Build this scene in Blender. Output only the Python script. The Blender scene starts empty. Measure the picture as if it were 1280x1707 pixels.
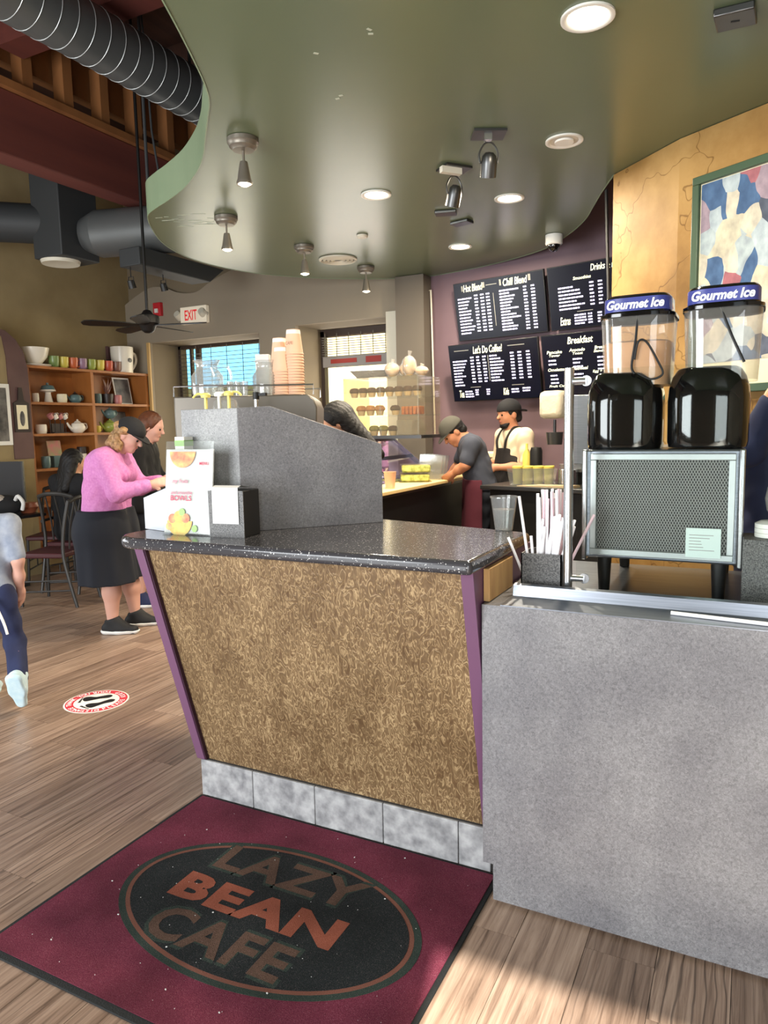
import bpy, math, random
import numpy as np
from mathutils import Matrix, Vector, Euler
random.seed(7)
R = math.radians
SC = bpy.context.scene
COL = SC.collection
PI = math.pi

# ------------------------------------------------------------------ camera
cam_d = bpy.data.cameras.new('camera')
cam = bpy.data.objects.new('camera', cam_d); COL.objects.link(cam)
F_PX = 1200.0
cam_d.sensor_fit = 'VERTICAL'; cam_d.sensor_height = 24.0
cam_d.lens = 24.0 * F_PX / 1707.0
cam_d.clip_start = 0.02; cam_d.clip_end = 200
_yaw, _pitch, _roll = R(27.1), R(6.7), R(1.2)
_fw0 = Vector((-math.sin(_yaw), math.cos(_yaw), 0)); _rt0 = Vector((math.cos(_yaw), math.sin(_yaw), 0)); _up0 = Vector((0, 0, 1))
_fw = _fw0*math.cos(_pitch) - _up0*math.sin(_pitch); _up1 = _up0*math.cos(_pitch) + _fw0*math.sin(_pitch)
_rt = _rt0*math.cos(_roll) - _up1*math.sin(_roll); _up = _up1*math.cos(_roll) + _rt0*math.sin(_roll)
_m = Matrix((_rt, _up, -_fw)).transposed().to_4x4(); _m.translation = (0, 0, 1.5)
cam.matrix_world = _m
SC.camera = cam

# ------------------------------------------------------------------ world, sun, daylight
wd = bpy.data.worlds.new('sky'); SC.world = wd; wd.use_nodes = True
_n = wd.node_tree.nodes; _l = wd.node_tree.links
_sky = _n.new('ShaderNodeTexSky'); _sky.sky_type = 'HOSEK_WILKIE'
_sky.sun_direction = (0.19, -0.82, 0.535); _sky.turbidity = 3.0
_bg = _n['Background']; _bg.inputs[1].default_value = 1.1
_l.new(_sky.outputs[0], _bg.inputs[0])
sun_d = bpy.data.lights.new('sun', 'SUN'); sun_d.energy = 9.0; sun_d.angle = R(0.6); sun_d.color = (1, .94, .84)
sun = bpy.data.objects.new('sun', sun_d); COL.objects.link(sun)
sun.rotation_euler = Vector((-0.19, 0.82, -0.535)).to_track_quat('-Z', 'Y').to_euler()
def daylight(name, loc, rot, sx, sy, power, col=(0.93, 0.97, 1.0)):
    d = bpy.data.lights.new(name, 'AREA'); d.shape = 'RECTANGLE'; d.size = sx; d.size_y = sy; d.energy = power; d.color = col
    o = bpy.data.objects.new(name, d); COL.objects.link(o); o.location = loc; o.rotation_euler = rot
    return o
# daylight entering through the glazed shopfront behind the camera and the street windows
daylight('shopfront_daylight', (-3.1, -1.92, 1.5), (R(90), 0, 0), 2.9, 2.3, 190)
daylight('door_daylight', (1.1, -1.92, 1.3), (R(90), 0, 0), 1.9, 2.2, 55)
daylight('side_window_daylight', (-7.1, 1.4, 1.7), (0, R(-90), 0), 1.7, 2.6, 60)
daylight('back_window_daylight', (-6.0, 7.42, 1.85), (R(-90), 0, 0), 1.15, 1.6, 10, (1, .95, .85))
daylight('back_window_daylight', (-4.12, 7.42, 1.85), (R(-90), 0, 0), 0.9, 1.6, 9, (1, .95, .85))
SC.view_settings.view_transform = 'Standard'; SC.view_settings.look = 'None'
SC.view_settings.gamma = 1.0; SC.view_settings.use_curve_mapping = False
SC.view_settings.exposure = 0.8

# ------------------------------------------------------------------ materials
def lin(c):
    return tuple(((v/255)/12.92 if v/255 <= .04045 else ((v/255+.055)/1.055)**2.4) for v in c)
MATS = {}
def nodes_of(name):
    m = bpy.data.materials.new(name); m.use_nodes = True
    nt = m.node_tree; b = nt.nodes['Principled BSDF']
    MATS[name] = m
    return m, nt, b
def mk(name, col, rough=.5, metal=0, noise=None, bump=None, trans=0, ior=1.45, emit=None, estr=1, coat=0, alpha=1, spec=.5, aniso=None, sub=0):
    """noise=(scale, second colour[, stretch xyz, detail]); bump=(scale, strength)"""
    m, nt, b = nodes_of(name)
    N = nt.nodes.new; L = nt.links.new
    c = lin(col) + (1,)
    b.inputs['Base Color'].default_value = c
    b.inputs['Roughness'].default_value = rough; b.inputs['Metallic'].default_value = metal
    b.inputs['IOR'].default_value = ior; b.inputs['Transmission Weight'].default_value = trans
    b.inputs['Coat Weight'].default_value = coat; b.inputs['Alpha'].default_value = alpha
    b.inputs['Specular IOR Level'].default_value = spec
    if sub: b.inputs['Subsurface Weight'].default_value = sub; b.inputs['Subsurface Radius'].default_value = (.01, .004, .002)
    if emit is not None:
        b.inputs['Emission Color'].default_value = lin(emit)+(1,); b.inputs['Emission Strength'].default_value = estr
    tc = None
    if noise or bump:
        tc = N('ShaderNodeTexCoord')
    if noise:
        mp = N('ShaderNodeMapping'); L(tc.outputs['Object'], mp.inputs[0])
        if len(noise) > 2 and noise[2]: mp.inputs['Scale'].default_value = noise[2]
        nz = N('ShaderNodeTexNoise'); nz.inputs['Scale'].default_value = noise[0]; nz.inputs['Detail'].default_value = noise[3] if len(noise) > 3 else 4
        L(mp.outputs[0], nz.inputs['Vector'])
        rp = N('ShaderNodeValToRGB'); rp.color_ramp.elements[0].position = .3; rp.color_ramp.elements[1].position = .7
        rp.color_ramp.elements[0].color = c; rp.color_ramp.elements[1].color = lin(noise[1])+(1,)
        L(nz.outputs['Fac'], rp.inputs[0]); L(rp.outputs[0], b.inputs['Base Color'])
    if bump:
        nb = N('ShaderNodeTexNoise'); nb.inputs['Scale'].default_value = bump[0]; nb.inputs['Detail'].default_value = 5
        L(tc.outputs['Object'], nb.inputs['Vector'])
        bp = N('ShaderNodeBump'); bp.inputs['Strength'].default_value = bump[1]; bp.inputs['Distance'].default_value = .01
        L(nb.outputs['Fac'], bp.inputs['Height']); L(bp.outputs[0], b.inputs['Normal'])
    return m
def ramp(nt, fac, stops):
    rp = nt.nodes.new('ShaderNodeValToRGB'); e = rp.color_ramp.elements
    while len(e) < len(stops): e.new(.5)
    for i, (p, c) in enumerate(stops): e[i].position = p; e[i].color = lin(c)+(1,)
    nt.links.new(fac, rp.inputs[0]); return rp.outputs[0]
def tex(nt, kind, vec=None, **kw):
    t = nt.nodes.new(kind)
    for k, v in kw.items():
        if k in t.inputs: t.inputs[k].default_value = v
        else: setattr(t, k, v)
    if vec is not None: nt.links.new(vec, t.inputs['Vector'])
    return t
def mapping(nt, scale=(1, 1, 1), out='Object', rnd=False):
    tc = nt.nodes.new('ShaderNodeTexCoord'); mp = nt.nodes.new('ShaderNodeMapping'); mp.inputs['Scale'].default_value = scale
    src = tc.outputs[out]
    if rnd:
        oi = nt.nodes.new('ShaderNodeObjectInfo'); ml = nt.nodes.new('ShaderNodeVectorMath'); ml.operation = 'SCALE'
        cb = nt.nodes.new('ShaderNodeCombineXYZ')
        for i in range(3): nt.links.new(oi.outputs['Random'], cb.inputs[i])
        nt.links.new(cb.outputs[0], ml.inputs[0]); ml.inputs['Scale'].default_value = 37.0
        ad = nt.nodes.new('ShaderNodeVectorMath'); nt.links.new(src, ad.inputs[0]); nt.links.new(ml.outputs[0], ad.inputs[1]); src = ad.outputs[0]
    nt.links.new(src, mp.inputs[0]); return mp.outputs[0]
def bumpn(nt, h, b, s=.3, d=.01):
    bp = nt.nodes.new('ShaderNodeBump'); bp.inputs['Strength'].default_value = s; bp.inputs['Distance'].default_value = d
    nt.links.new(h, bp.inputs['Height']); nt.links.new(bp.outputs[0], b.inputs['Normal'])
def mixc(nt, fac, a, bb, mode='MIX'):
    mx = nt.nodes.new('ShaderNodeMix'); mx.data_type = 'RGBA'; mx.blend_type = mode
    for sock, v in ((mx.inputs[0], fac), (mx.inputs[6], a), (mx.inputs[7], bb)):
        if isinstance(v, (int, float)): sock.default_value = v
        elif isinstance(v, tuple): sock.default_value = v
        else: nt.links.new(v, sock)
    return mx.outputs[2]

# floor planks: streaky grey-brown vinyl wood
m, nt, b = nodes_of('plank')
v = mapping(nt, (17, .6, 1), rnd=True)
n1 = tex(nt, 'ShaderNodeTexNoise', v, Scale=3.0, Detail=8, Roughness=.7, Distortion=.8)
c1 = ramp(nt, n1.outputs['Fac'], [(.28, (90, 72, 60)), (.45, (152, 128, 111)), (.58, (178, 154, 136)), (.75, (200, 178, 160))])
v2 = mapping(nt, (1.2, .25, 1), rnd=True)
wv = tex(nt, 'ShaderNodeTexWave', v2, Scale=9.0, Distortion=9.0, Detail=3, **{'Detail Scale': .8})
c2 = ramp(nt, wv.outputs['Fac'], [(0, (60, 48, 42)), (.12, (255, 255, 255)), (1, (255, 255, 255))])
n3 = tex(nt, 'ShaderNodeTexNoise', mapping(nt, (.6, .25, 1), rnd=True), Scale=2.0, Detail=2)
f3 = ramp(nt, n3.outputs['Fac'], [(.45, (0, 0, 0)), (.62, (205, 205, 205))])
c = mixc(nt, f3, c1, c2, 'MULTIPLY')
oi = nt.nodes.new('ShaderNodeObjectInfo')
tint = ramp(nt, oi.outputs['Random'], [(0, (205, 200, 196)), (1, (255, 252, 248))])
c = mixc(nt, 1.0, c, tint, 'MULTIPLY')
nt.links.new(c, b.inputs['Base Color']); b.inputs['Roughness'].default_value = .36
bumpn(nt, n1.outputs['Fac'], b, .12, .004)
# gold squiggle panel
m, nt, b = nodes_of('gold_relief')
v = mapping(nt, (1, 1, .42))
n1 = tex(nt, 'ShaderNodeTexNoise', v, Scale=42.0, Detail=1.4, Roughness=.45, Distortion=2.3)
n2 = tex(nt, 'ShaderNodeTexNoise', mapping(nt, (1, 1, .5)), Scale=6.0, Detail=2)
c1 = ramp(nt, n1.outputs['Fac'], [(.28, (104, 80, 54)), (.455, (130, 105, 74)), (.5, (186, 160, 120)), (.54, (132, 107, 76)), (.63, (110, 87, 60)), (.8, (146, 121, 86))])
c2 = ramp(nt, n2.outputs['Fac'], [(.35, (215, 210, 205)), (.65, (255, 255, 255))])
nt.links.new(mixc(nt, 1.0, c1, c2, 'MULTIPLY'), b.inputs['Base Color']); b.inputs['Roughness'].default_value = .42; b.inputs['Metallic'].default_value = .15
bumpn(nt, n1.outputs['Fac'], b, .35, .008)
# gold leafed wall with creases
m, nt, b = nodes_of('gold_wall')
v = mapping(nt)
n1 = tex(nt, 'ShaderNodeTexNoise', v, Scale=2.2, Detail=6, Roughness=.6)
vo = tex(nt, 'ShaderNodeTexVoronoi', v, Scale=1.6, feature='DISTANCE_TO_EDGE')
nd = tex(nt, 'ShaderNodeTexNoise', v, Scale=3, Detail=3)
vv = nt.nodes.new('ShaderNodeVectorMath'); vv.operation = 'ADD'; nt.links.new(v, vv.inputs[0]); nt.links.new(nd.outputs['Color'], vv.inputs[1]); nt.links.new(vv.outputs[0], vo.inputs['Vector'])
c1 = ramp(nt, n1.outputs['Fac'], [(.3, (120, 88, 46)), (.5, (150, 114, 64)), (.7, (174, 138, 84))])
ce = ramp(nt, vo.outputs['Distance'], [(0, (150, 130, 95)), (.012, (255, 255, 255))])
nt.links.new(mixc(nt, .8, c1, ce, 'MULTIPLY'), b.inputs['Base Color']); b.inputs['Roughness'].default_value = .55; b.inputs['Specular IOR Level'].default_value = .2
bumpn(nt, vo.outputs['Distance'], b, .25, .006)
# speckled black solid surface
m, nt, b = nodes_of('speckled_top')
v = mapping(nt)
vo = tex(nt, 'ShaderNodeTexVoronoi', v, Scale=120.0)
sp = ramp(nt, vo.outputs['Distance'], [(.0, (255, 255, 255)), (.2, (255, 255, 255)), (.27, (0, 0, 0))])
nn = tex(nt, 'ShaderNodeTexNoise', v, Scale=120.0, Detail=1)
gate = ramp(nt, nn.outputs['Fac'], [(.47, (0, 0, 0)), (.56, (255, 255, 255))])
fac = mixc(nt, 1.0, sp, gate, 'MULTIPLY')
nt.links.new(mixc(nt, fac, lin((60, 59, 62))+(1,), lin((205, 203, 200))+(1,)), b.inputs['Base Color']); b.inputs['Roughness'].default_value = .16
# grey laminate
def laminate(name, a, bb, rough=.42, sc=150):
    m, nt, b = nodes_of(name)
    v = mapping(nt)
    n1 = tex(nt, 'ShaderNodeTexNoise', v, Scale=sc, Detail=3, Roughness=.7, Distortion=1.0)
    n2 = tex(nt, 'ShaderNodeTexNoise', v, Scale=5.0, Detail=2)
    c1 = ramp(nt, n1.outputs['Fac'], [(.32, a), (.68, bb)])
    c2 = ramp(nt, n2.outputs['Fac'], [(.35, (225, 225, 228)), (.65, (255, 255, 255))])
    nt.links.new(mixc(nt, 1.0, c1, c2, 'MULTIPLY'), b.inputs['Base Color']); b.inputs['Roughness'].default_value = rough
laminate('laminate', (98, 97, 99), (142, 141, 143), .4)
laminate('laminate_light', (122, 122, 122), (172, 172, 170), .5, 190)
# carpet mat
def carpet(name, a, bb, dust=.74):
    m, nt, b = nodes_of(name)
    v = mapping(nt)
    n1 = tex(nt, 'ShaderNodeTexNoise', v, Scale=420.0, Detail=2, Roughness=.8)
    n2 = tex(nt, 'ShaderNodeTexNoise', v, Scale=3.0, Detail=3)
    c1 = ramp(nt, n1.outputs['Fac'], [(.3, a), (.62, bb), (dust, (150, 128, 128))])
    c2 = ramp(nt, n2.outputs['Fac'], [(.35, (190, 190, 190)), (.65, (255, 255, 255))])
    nt.links.new(mixc(nt, 1.0, c1, c2, 'MULTIPLY'), b.inputs['Base Color']); b.inputs['Roughness'].default_value = .95; b.inputs['Specular IOR Level'].default_value = .1
    bumpn(nt, n1.outputs['Fac'], b, .8, .006)
carpet('carpet_red', (98, 38, 54), (140, 66, 84)); carpet('carpet_black', (26, 28, 29), (56, 60, 60)); carpet('carpet_orange', (150, 82, 62), (178, 106, 84), .9)
carpet('carpet_ring', (120, 76, 62), (150, 100, 84)); carpet('carpet_green', (40, 52, 46), (72, 84, 76)); carpet('carpet_faded', (76, 62, 52), (120, 92, 78))
# misc simple materials
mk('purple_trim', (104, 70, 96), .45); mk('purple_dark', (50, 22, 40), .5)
mk('tile_grey', (116, 116, 118), .45, noise=(26, (172, 172, 172), None, 9)); mk('grout', (66, 64, 62), .9)
mk('black', (18, 18, 19), .5); mk('black_gloss', (9, 10, 12), .08, coat=.6); mk('rubber', (22, 24, 24), .8, bump=(200, .3))
mk('steel', (190, 192, 195), .22, .95); mk('steel_brushed', (128, 133, 142), .33, .85, noise=(4, (152, 157, 166), (1, 60, 60)))
mk('steel_dark', (92, 92, 92), .35, .9); mk('aluminium', (178, 184, 184), .35, .7)
mk('raw_wood', (176, 134, 84), .6, noise=(7, (206, 166, 110), (3, 3, .6)))
mk('shelf_wood', (142, 86, 40), .42, noise=(5, (172, 108, 54), (1, 1, .25))); mk('shelf_purple', (84, 58, 58), .5, noise=(3, (104, 76, 72)))
mk('olive_wall', (134, 116, 80), .85, noise=(1.6, (160, 142, 104), None, 6)); mk('taupe_wall', (146, 134, 116), .85, noise=(1.0, (152, 140, 122)))
mk('taupe_dark', (104, 96, 86), .85); mk('taupe_mid', (128, 114, 92), .85); mk('purple_wall', (108, 86, 94), .6, noise=(1.2, (120, 98, 104)))
mk('soffit_green', (100, 111, 85), .28, noise=(1.3, (105, 115, 89))); mk('fascia_lit_green', (128, 146, 116), .4, noise=(2.0, (136, 152, 122)))  # fascia is soffit green lightened to hold the window light on it
mk('scratch', (190, 196, 176), .6)
mk('beam_red', (92, 46, 40), .7, noise=(2, (110, 56, 46), (3, .3, 3))); mk('joist_wood', (128, 80, 42), .75, noise=(4, (150, 98, 54), (1, 1, .3)))
mk('deck_wood', (58, 36, 28), .85, noise=(2, (74, 46, 34), (6, .4, 1))); mk('duct', (92, 94, 94), .42, .35, noise=(1.2, (104, 106, 105))); mk('duct_dark', (52, 54, 55), .6); mk('duct_seam', (176, 178, 176), .4, .5)
mk('white_plastic', (232, 230, 222), .4); mk('off_white', (214, 208, 190), .5); mk('cream', (232, 222, 190), .5)
mk('paper', (212, 211, 208), .7); mk('paper_print', (206, 206, 204), .8); mk('card_white', (190, 194, 202), .6)
def clearm(name, tint, gloss=.08, rough=.03, haze=0.0, hazecol=(235, 235, 235)):
    m = bpy.data.materials.new(name); m.use_nodes = True; MATS[name] = m
    nt = m.node_tree; nt.nodes.clear(); N = nt.nodes.new; L = nt.links.new
    out = N('ShaderNodeOutputMaterial'); tr = N('ShaderNodeBsdfTransparent'); tr.inputs[0].default_value = lin(tint)+(1,)
    gl = N('ShaderNodeBsdfGlossy'); gl.inputs['Roughness'].default_value = rough
    fr = N('ShaderNodeLayerWeight'); fr.inputs[0].default_value = .25
    mr = N('ShaderNodeMapRange'); mr.inputs['To Min'].default_value = gloss*.6; mr.inputs['To Max'].default_value = min(1, gloss*6); L(fr.outputs['Facing'], mr.inputs['Value'])
    mx = N('ShaderNodeMixShader'); L(mr.outputs[0], mx.inputs[0]); L(tr.outputs[0], mx.inputs[1]); L(gl.outputs[0], mx.inputs[2])
    last = mx
    if haze:
        df = N('ShaderNodeBsdfDiffuse'); df.inputs[0].default_value = lin(hazecol)+(1,); m2 = N('ShaderNodeMixShader'); m2.inputs[0].default_value = haze; L(mx.outputs[0], m2.inputs[1]); L(df.outputs[0], m2.inputs[2]); last = m2
    L(last.outputs[0], out.inputs[0]); return m
clearm('glass_thin', (250, 252, 251), .014, .02); clearm('acrylic', (250, 252, 251), .05, .08, .05); clearm('bowl_plastic', (244, 242, 238), .09, .08, .13, (226, 222, 214)); clearm('clear_plastic', (238, 240, 238), .1, .1, .12); clearm('case_plastic', (246, 242, 232), .07, .1, .05, (230, 220, 200)); clearm('pane', (250, 252, 252), .03, .02); clearm('bag_plastic', (240, 238, 232), .15, .12, .18); clearm('guard_glass', (216, 210, 232), .12, .04, .06, (170, 170, 220))
mk('bag_wrap', (196, 188, 168), .25, bump=(30, .8))
mk('slush', (206, 148, 88), .35, noise=(14, (222, 170, 112)))
mk('lid_blue', (44, 54, 112), .25, noise=(6, (78, 84, 160))); mk('white_print', (246, 246, 246), .5); mk('grey_print', (150, 148, 146), .6)
mk('mesh_grey', (142, 144, 140), .4, .5); mk('dark_speckle', (44, 44, 45), .5, noise=(260, (120, 118, 116), None, 2)); mk('filter_dark', (52, 54, 53), .7); mk('note_paper', (206, 222, 216), .7)
mk('straw_white', (242, 240, 242), .45); mk('straw_pink', (236, 206, 216), .45)
mk('cup_paper', (216, 170, 138), .6, noise=(3, (226, 186, 156))); mk('cup_print', (176, 120, 92), .6)
mk('machine_grey', (104, 98, 90), .35, .5); mk('yellow_plastic', (222, 208, 120), .4)
mk('bronze', (126, 119, 108), .42, .55); mk('bulb', (255, 240, 205), .3, emit=(255, 238, 205), estr=14); mk('lens', (255, 248, 230), .3, emit=(255, 246, 222), estr=9)
mk('lens_off', (206, 200, 186), .5); mk('fan_black', (22, 20, 19), .45)
mk('exit_red', (196, 40, 44), .5, emit=(200, 40, 44), estr=.35); mk('exit_face', (236, 226, 204), .5, emit=(236, 222, 196), estr=.12); mk('alarm_red', (200, 44, 52), .4)
mk('tv_frame', (12, 12, 13), .3); mk('tv_screen', (10, 11, 16), .22, spec=.25, emit=(12, 13, 30), estr=.5); mk('tv_text', (220, 216, 250), .5, emit=(214, 212, 250), estr=.75); mk('tv_title', (244, 244, 200), .5, emit=(244, 244, 206), estr=.75); mk('tv_line', (120, 118, 110), .5, emit=(140, 138, 128), estr=.4)
mk('pic_green', (62, 82, 62), .35); mk('mullion', (66, 52, 44), .5); mk('sill_wood', (196, 158, 100), .5); mk('blind', (84, 78, 68), .6); mk('transom', (156, 150, 146), .5); mk('sticker_red', (168, 62, 54), .5)
mk('ext_cream', (226, 210, 164), .9); mk('ext_blue', (96, 172, 226), .8); mk('ext_yellow', (246, 226, 150), .9); mk('asphalt', (120, 118, 112), .95); mk('ext_pink', (220, 150, 150), .8)
mk('muffin_dark', (58, 34, 20), .8, bump=(40, .6)); mk('muffin_tan', (156, 104, 56), .8, noise=(20, (190, 136, 80)), bump=(40, .6)); mk('muffin_wrap', (196, 176, 140), .7); mk('muffin_green', (112, 112, 44), .8, bump=(40, .6)); mk('slice_orange', (196, 122, 54), .7, noise=(18, (150, 60, 40)))
mk('foil', (190, 188, 182), .3, .9, bump=(60, .7)); mk('bread', (206, 164, 108), .7, noise=(14, (228, 196, 146)))
mk('board_wood', (224, 192, 130), .5, noise=(3, (236, 208, 150), (1, .2, 1))); mk('pan_food', (112, 92, 112), .6, noise=(22, (176, 158, 186))); mk('pan_frame', (70, 78, 108), .4)
mk('salad', (120, 138, 52), .6, noise=(40, (206, 206, 120))); mk('deli_yellow', (214, 196, 92), .5); mk('deli_green', (170, 166, 92), .5, noise=(12, (200, 190, 120)))
mk('skin_light', (208, 160, 142), .55, sub=.05); mk('skin_tan', (186, 128, 96), .55, sub=.05); mk('skin_mid', (206, 152, 122), .55, sub=.05)
mk('pink_knit', (196, 118, 176), .9, noise=(60, (210, 138, 190))); mk('navy_black', (20, 24, 34), .85); mk('black_cloth', (22, 22, 24), .9); mk('tee_blue', (128, 136, 152), .9, noise=(18, (160, 166, 178))); mk('navy', (30, 36, 66), .85, noise=(10, (38, 46, 80)))
mk('tee_dark', (64, 68, 80), .9); mk('tee_cream', (222, 204, 176), .9); mk('maroon', (84, 30, 44), .85); mk('hair_blonde', (190, 150, 104), .6, noise=(45, (112, 80, 48)), bump=(50, .8)); mk('hair_black', (14, 11, 11), .6, bump=(60, .5)); mk('hair_brown', (78, 44, 28), .5, noise=(30, (104, 62, 40)), bump=(60, .5))
mk('cap_black', (24, 24, 27), .85); mk('cap_grey', (74, 72, 64), .85); mk('shoe_pale', (184, 214, 226), .6, noise=(30, (206, 228, 234))); mk('shoe_black', (26, 26, 28), .7); mk('shoe_sole', (232, 232, 230), .6); mk('eye_dark', (20, 16, 14), .2); mk('lip', (176, 96, 88), .5)
mk('chair_metal', (58, 56, 54), .45, .3); mk('seat_red', (70, 30, 34), .5); mk('table_dark', (26, 24, 26), .35); mk('copper', (150, 84, 58), .4)
mk('mug_white', (232, 224, 208), .25); mk('mug_green', (120, 142, 84), .3); mk('mug_yellow', (208, 190, 84), .3); mk('mug_orange', (196, 100, 60), .3); mk('mug_lilac', (150, 118, 140), .3); mk('mug_lime', (148, 160, 74), .3); mk('mug_red', (186, 80, 58), .3); mk('mug_brown', (124, 86, 74), .3); mk('mug_teal', (92, 116, 116), .3); mk('pottery_dark', (46, 34, 30), .4); mk('mug_rose', (190, 120, 116), .35)
mk('photo_dark', (40, 38, 40), .3, noise=(8, (120, 116, 112))); mk('art_floral', (196, 120, 120), .6, noise=(12, (150, 160, 110)))
mk('bag_pattern', (40, 38, 38), .8, noise=(24, (200, 190, 180))); mk('sign_red', (204, 44, 60), .6); mk('sign_text', (206, 66, 96), .6); mk('script_text', (196, 120, 140), .6); mk('fruit_red', (226, 96, 88), .6, noise=(26, (244, 190, 120))); mk('fruit_green', (206, 206, 110), .6, noise=(26, (236, 150, 90)))
mk('sticker_white', (240, 236, 228), .5); mk('tile_white', (236, 238, 236), .4, noise=(4, (226, 224, 216))); mk('apron_black', (26, 22, 22), .8); mk('cable_black', (20, 20, 20), .5); mk('chip_green', (150, 190, 110), .5)
# abstract poster (colour patches only)
m, nt, b = nodes_of('poster_art')
v = mapping(nt, (1, 1, .7))
nzp = tex(nt, 'ShaderNodeTexNoise', v, Scale=5, Detail=2)
vp = mixc(nt, .12, v, nzp.outputs['Color'], 'ADD')
vo = tex(nt, 'ShaderNodeTexVoronoi', vp, Scale=11.0, Randomness=1.0)
sep = nt.nodes.new('ShaderNodeSeparateColor'); nt.links.new(vo.outputs['Color'], sep.inputs[0])
c1 = ramp(nt, sep.outputs[0], [(0, (170, 182, 184)), (.18, (200, 192, 168)), (.32, (76, 104, 140)), (.46, (176, 188, 192)), (.58, (168, 106, 112)), (.68, (204, 196, 176)), (.8, (84, 90, 104)), (.9, (160, 142, 152))])
[x for x in nt.nodes if x.type == 'VALTORGB'][-1].color_ramp.interpolation = 'CONSTANT'
nz = tex(nt, 'ShaderNodeTexNoise', v, Scale=22, Detail=4)
nt.links.new(mixc(nt, .5, c1, ramp(nt, nz.outputs['Fac'], [(.3, (110, 122, 146)), (.7, (255, 255, 255))]), 'MULTIPLY'), b.inputs['Base Color']); b.inputs['Roughness'].default_value = .25

# ------------------------------------------------------------------ geometry helpers
WM = {}
class B:
    """collects shapes into one mesh"""
    def __init__(s): s.v = []; s.f = []
    def add(s, vs, fs, M=None):
        o = len(s.v)
        s.v += [tuple(M @ Vector(p)) for p in vs] if M is not None else [tuple(p) for p in vs]
        s.f += [tuple(i+o for i in f) for f in fs]; return s
    def box(s, c, d, rz=0, M=None):
        x, y, z = d[0]/2, d[1]/2, d[2]/2
        vs = [(-x,-y,-z),(x,-y,-z),(x,y,-z),(-x,y,-z),(-x,-y,z),(x,-y,z),(x,y,z),(-x,y,z)]
        T = Matrix.Translation(c) @ Matrix.Rotation(rz, 4, 'Z')
        if M is not None: T = T @ M
        return s.add(vs, [(3,2,1,0),(4,5,6,7),(0,1,5,4),(1,2,6,5),(2,3,7,6),(3,0,4,7)], T)
    def bb(s, x0, x1, y0, y1, z0, z1): return s.box(((x0+x1)/2, (y0+y1)/2, (z0+z1)/2), (x1-x0, y1-y0, z1-z0))
    def hexa(s, p): return s.add(p, [(3,2,1,0),(4,5,6,7),(0,1,5,4),(1,2,6,5),(2,3,7,6),(3,0,4,7)])
    def cyl(s, p0, p1, r0, r1=None, n=16, cap=True):
        r1 = r0 if r1 is None else r1
        p0 = Vector(p0); p1 = Vector(p1); q = (p1-p0).to_track_quat('Z', 'Y').to_matrix()
        vs = []
        for p, r in ((p0, r0), (p1, r1)):
            for i in range(n):
                a = 2*PI*i/n; vs.append(p + q @ Vector((r*math.cos(a), r*math.sin(a), 0)))
        fs = [(i, (i+1) % n, n+(i+1) % n, n+i) for i in range(n)]
        if cap: fs += [tuple(range(n-1, -1, -1)), tuple(range(n, 2*n))]
        return s.add(vs, fs)
    def lathe(s, prof, c=(0, 0, 0), n=24, M=None, sx=1, sy=1):
        vs = []; fs = []; k = len(prof)
        for r, z in prof:
            for i in range(n):
                a = 2*PI*i/n; vs.append((r*math.cos(a)*sx, r*math.sin(a)*sy, z))
        for j in range(k-1):
            for i in range(n):
                fs.append((j*n+i, j*n+(i+1) % n, (j+1)*n+(i+1) % n, (j+1)*n+i))
        T = Matrix.Translation(c)
        if M is not None: T = T @ M
        return s.add(vs, fs, T)
    def tube(s, pts, r, n=8, closed=False):
        pts = [Vector(p) for p in pts]; k = len(pts); rs = r if isinstance(r, (list, tuple)) else [r]*k
        rings = []; prev = None
        for i in range(k):
            t = (pts[(i+1) % k] - pts[i-1]) if (closed or 0 < i < k-1) else (pts[1]-pts[0] if i == 0 else pts[-1]-pts[-2])
            t.normalize()
            if prev is None:
                u = t.orthogonal().normalized()
            else:
                u = (prev - t*prev.dot(t)).normalized()
            prev = u; w = t.cross(u)
            rings.append([pts[i] + u*rs[i]*math.cos(2*PI*j/n) + w*rs[i]*math.sin(2*PI*j/n) for j in range(n)])
        vs = [p for q in rings for p in q]; fs = []
        for i in range(k if closed else k-1):
            a = i*n; bq = ((i+1) % k)*n
            for j in range(n): fs.append((a+j, a+(j+1) % n, bq+(j+1) % n, bq+j))
        if not closed: fs += [tuple(range(n-1, -1, -1)), tuple((k-1)*n+j for j in range(n))]
        return s.add(vs, fs)
    def prism(s, poly, z0, z1, M=None):
        n = len(poly); ar = sum(poly[i][0]*poly[(i+1) % n][1]-poly[(i+1) % n][0]*poly[i][1] for i in range(n))
        if ar < 0: poly = poly[::-1]
        vs = [(x, y, z0) for x, y in poly] + [(x, y, z1) for x, y in poly]
        fs = [tuple(range(n-1, -1, -1)), tuple(range(n, 2*n))] + [(i, (i+1) % n, n+(i+1) % n, n+i) for i in range(n)]
        return s.add(vs, fs, M)
    def ball(s, c, r, n=14, M=None):
        r = (r, r, r) if isinstance(r, (int, float)) else r
        m = n//2; vs = []; fs = []
        for j in range(m+1):
            t = PI*j/m
            for i in range(n):
                a = 2*PI*i/n; vs.append((r[0]*math.sin(t)*math.cos(a), r[1]*math.sin(t)*math.sin(a), -r[2]*math.cos(t)))
        for j in range(m):
            for i in range(n): fs.append((j*n+i, j*n+(i+1) % n, (j+1)*n+(i+1) % n, (j+1)*n+i))
        T = Matrix.Translation(c)
        if M is not None: T = T @ M
        return s.add(vs, fs, T)
    def ring(s, c, r, t, n=24, k=8, M=None):
        pts = [Vector((r*math.cos(2*PI*i/n), r*math.sin(2*PI*i/n), 0)) for i in range(n)]
        T = Matrix.Translation(c)
        if M is not None: T = T @ M
        return s.tube([T @ p for p in pts], t, k, True)
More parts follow.
